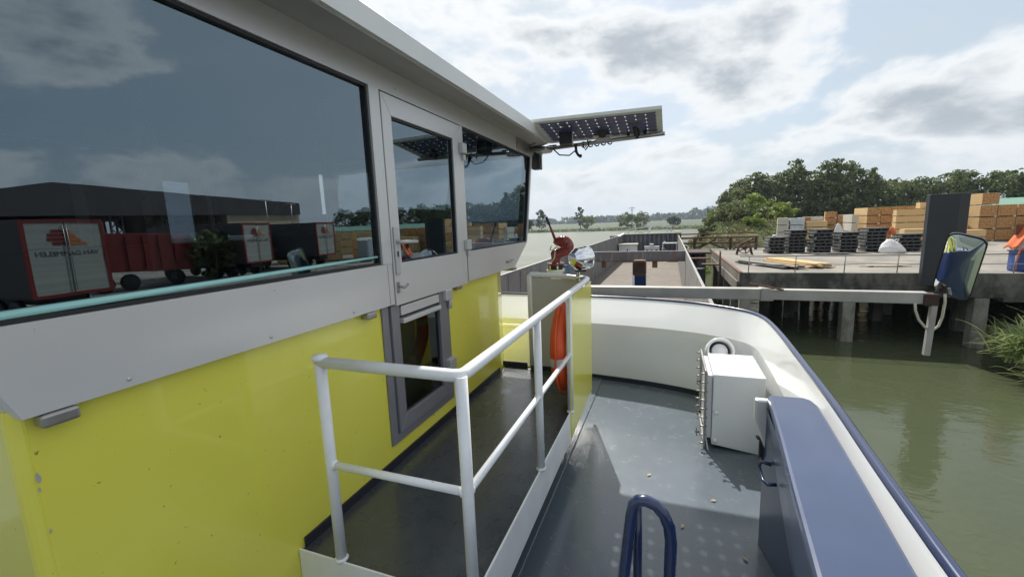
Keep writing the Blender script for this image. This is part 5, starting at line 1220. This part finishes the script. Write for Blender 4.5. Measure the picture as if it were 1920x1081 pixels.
for (x, y) in ((BX0+.03, BY0+.05), (BX1-.05, BY0+.05), (BX0+.03, BY1-.05), (BX1-.05, BY1-.05)): MB().box((x, y-.02, ZD), (x+.03, y+.02, BZ0-.003)).build('foot', M['black'], vb)
vc = MB(); vc.lathe([(.125, -.09), (.125, .02), (.118, .03), (.10, .03), (.097, .0), (.097, -.09)], (.462, 4.30, -1.26), (0.05, -.8, .35), 28); vc.build('vent_ring', M['white'], vb)
MB().lathe([(0, 0), (.066, 0), (.07, -.02), (.07, -.1)], (.462, 4.30, -1.26), (0.05, -.8, .35), 24).build('vent_plug', M['white'], vb); MB().lathe([(.0, -.06), (.096, -.06)], (.462, 4.30, -1.26), (0.05, -.8, .35), 24).build('vent_gap', M['black'], vb)
for (x, y, a, lb_) in ((.30, 2.87, .4, 'small dry yellow leaf on the deck in front of the vent box'), (.10, 2.55, 1.3, 'small brown leaf on the deck left of the locker'), (.42, 2.38, 2.2, 'pale brown leaf on the deck beside the locker'), (-.12, 3.05, .9, 'tiny curled leaf in the middle of the deck')):
    m_ = MB(); m_.add([(x+math.cos(a)*.022, y+math.sin(a)*.022, ZD+.008), (x-math.sin(a)*.011, y+math.cos(a)*.011, ZD+.014), (x-math.cos(a)*.022, y-math.sin(a)*.022, ZD+.006), (x+math.sin(a)*.011, y-math.cos(a)*.011, ZD+.010)], [(0, 1, 2), (0, 2, 3)])
    tag(m_.build('fallen_leaf', M['light_brown']), lb_, 'leaf')
# locker
lk = thing('storage_locker', 'long dark blue locker with rounded lid along the right bulwark', 'locker', (.6, 1.2, ZD))
LZ = -.985
side = [(.506, 2.49), (.69, 2.50), (.712, 2.36), (.655, 1.6), (.62, 1.2), (.60, .6), (.58, -1.6), (.28, -1.6), (.33, .4), (.386, 1.2), (.44, 1.8)]
top_poly = [(x*1.031, y*1.031) for x, y in [(.503, 2.475), (.525, 2.493), (.67, 2.50), (.70, 2.475), (.712, 2.40), (.70, 2.2), (.665, 1.7), (.632, 1.3), (.60, .6), (.56, -1.6), (.24, -1.6), (.30, .0), (.378, 1.19), (.42, 1.62), (.46, 2.0)]]
MB().prism(top_poly, 'z', LZ-.05, LZ).build('lid', M['bluetop'], lk, .014)
n_ = len(top_poly)
body_t = [(x-.012*(1 if x > .5 else -1), y-(.012 if y > 2.3 else 0)) for x, y in top_poly]
low = [(x+(.11 if x < .5 else 0), y) for x, y in body_t]
MB().add([(x, y, LZ-.051) for x, y in body_t]+[(x, y, ZD+.002) for x, y in low], [tuple(range(n_, 2*n_))[::-1]]+[(i, (i+1) % n_, n_+(i+1) % n_, n_+i)[::-1] for i in range(n_)]).build('locker_body', M['bluetop'], lk, .003)
MB().tube([(.53, 2.44, -1.33), (.485, 2.46, -1.33), (.47, 2.44, -1.35), (.475, 2.34, -1.37), (.49, 2.31, -1.37), (.53, 2.32, -1.37)], .010, 10).build('handle', M['blue'], lk)
hg = MB(); hg.prism([(.455, -1.0), (.56, -1.0), (.56, -1.40), (.515, -1.30), (.455, -1.12)], 'y', 2.515, 2.56); hg.build('hinge_cheek', M['silver'], lk, .012)
MB().tube([(.485, 2.58, -1.245), (.487, 2.56, -1.245), (.505, 2.55, -1.25), (.508, 2.54, -1.36)], .011, 8).build('latch', M['black'], lk); MB().obox((.497, 2.545, -1.30), (.02, .02, .1)).build('latch_plate', M['black'], lk, .004)
# stair handrail
sr = thing('stair_handrail', 'dark blue looped tubular stair handrail at the bottom of the picture', 'handrail', (-.05, 1.25, ZD))
pts = [(-.185, 1.05, -1.75), (-.128, 1.27, -1.19), (-.104, 1.29, -.95)]+[(-.097, 1.30, -.915), (-.082, 1.30, -.897), (-.06, 1.30, -.893)]+[(-.03, 1.30, -.903), (-.005, 1.30, -.93), (.012, 1.30, -.97), (.018, 1.30, -1.02)]+[(.016, 1.30, -1.15), (.01, 1.30, ZD)]
MB().tube(pts, .019, 16).build('loop', M['blue'], sr)
MB().tube([(-.088, 1.325, -.905), (-.086, 1.33, -1.15), (-.08, 1.35, ZD)], .015, 14).build('upright', M['blue'], sr)

# ================================================================== HAZE
hz = MB(); hz.box((-2600, -1500, ZW-2.5), (3200, 2600, 70))
hm = bpy.data.materials.new('air_haze'); hm.use_nodes = True; hn = hm.node_tree; hn.nodes.clear()
pv = hn.nodes.new('ShaderNodeVolumePrincipled'); pv.inputs['Color'].default_value = (.72, .82, .95, 1); pv.inputs['Density'].default_value = .0002; pv.inputs['Anisotropy'].default_value = .2
ho = hn.nodes.new('ShaderNodeOutputMaterial'); hn.links.new(pv.outputs[0], ho.inputs['Volume'])
tag(hz.build('haze', hm), 'thin pale blue haze over river and yard', None, None, 'stuff')
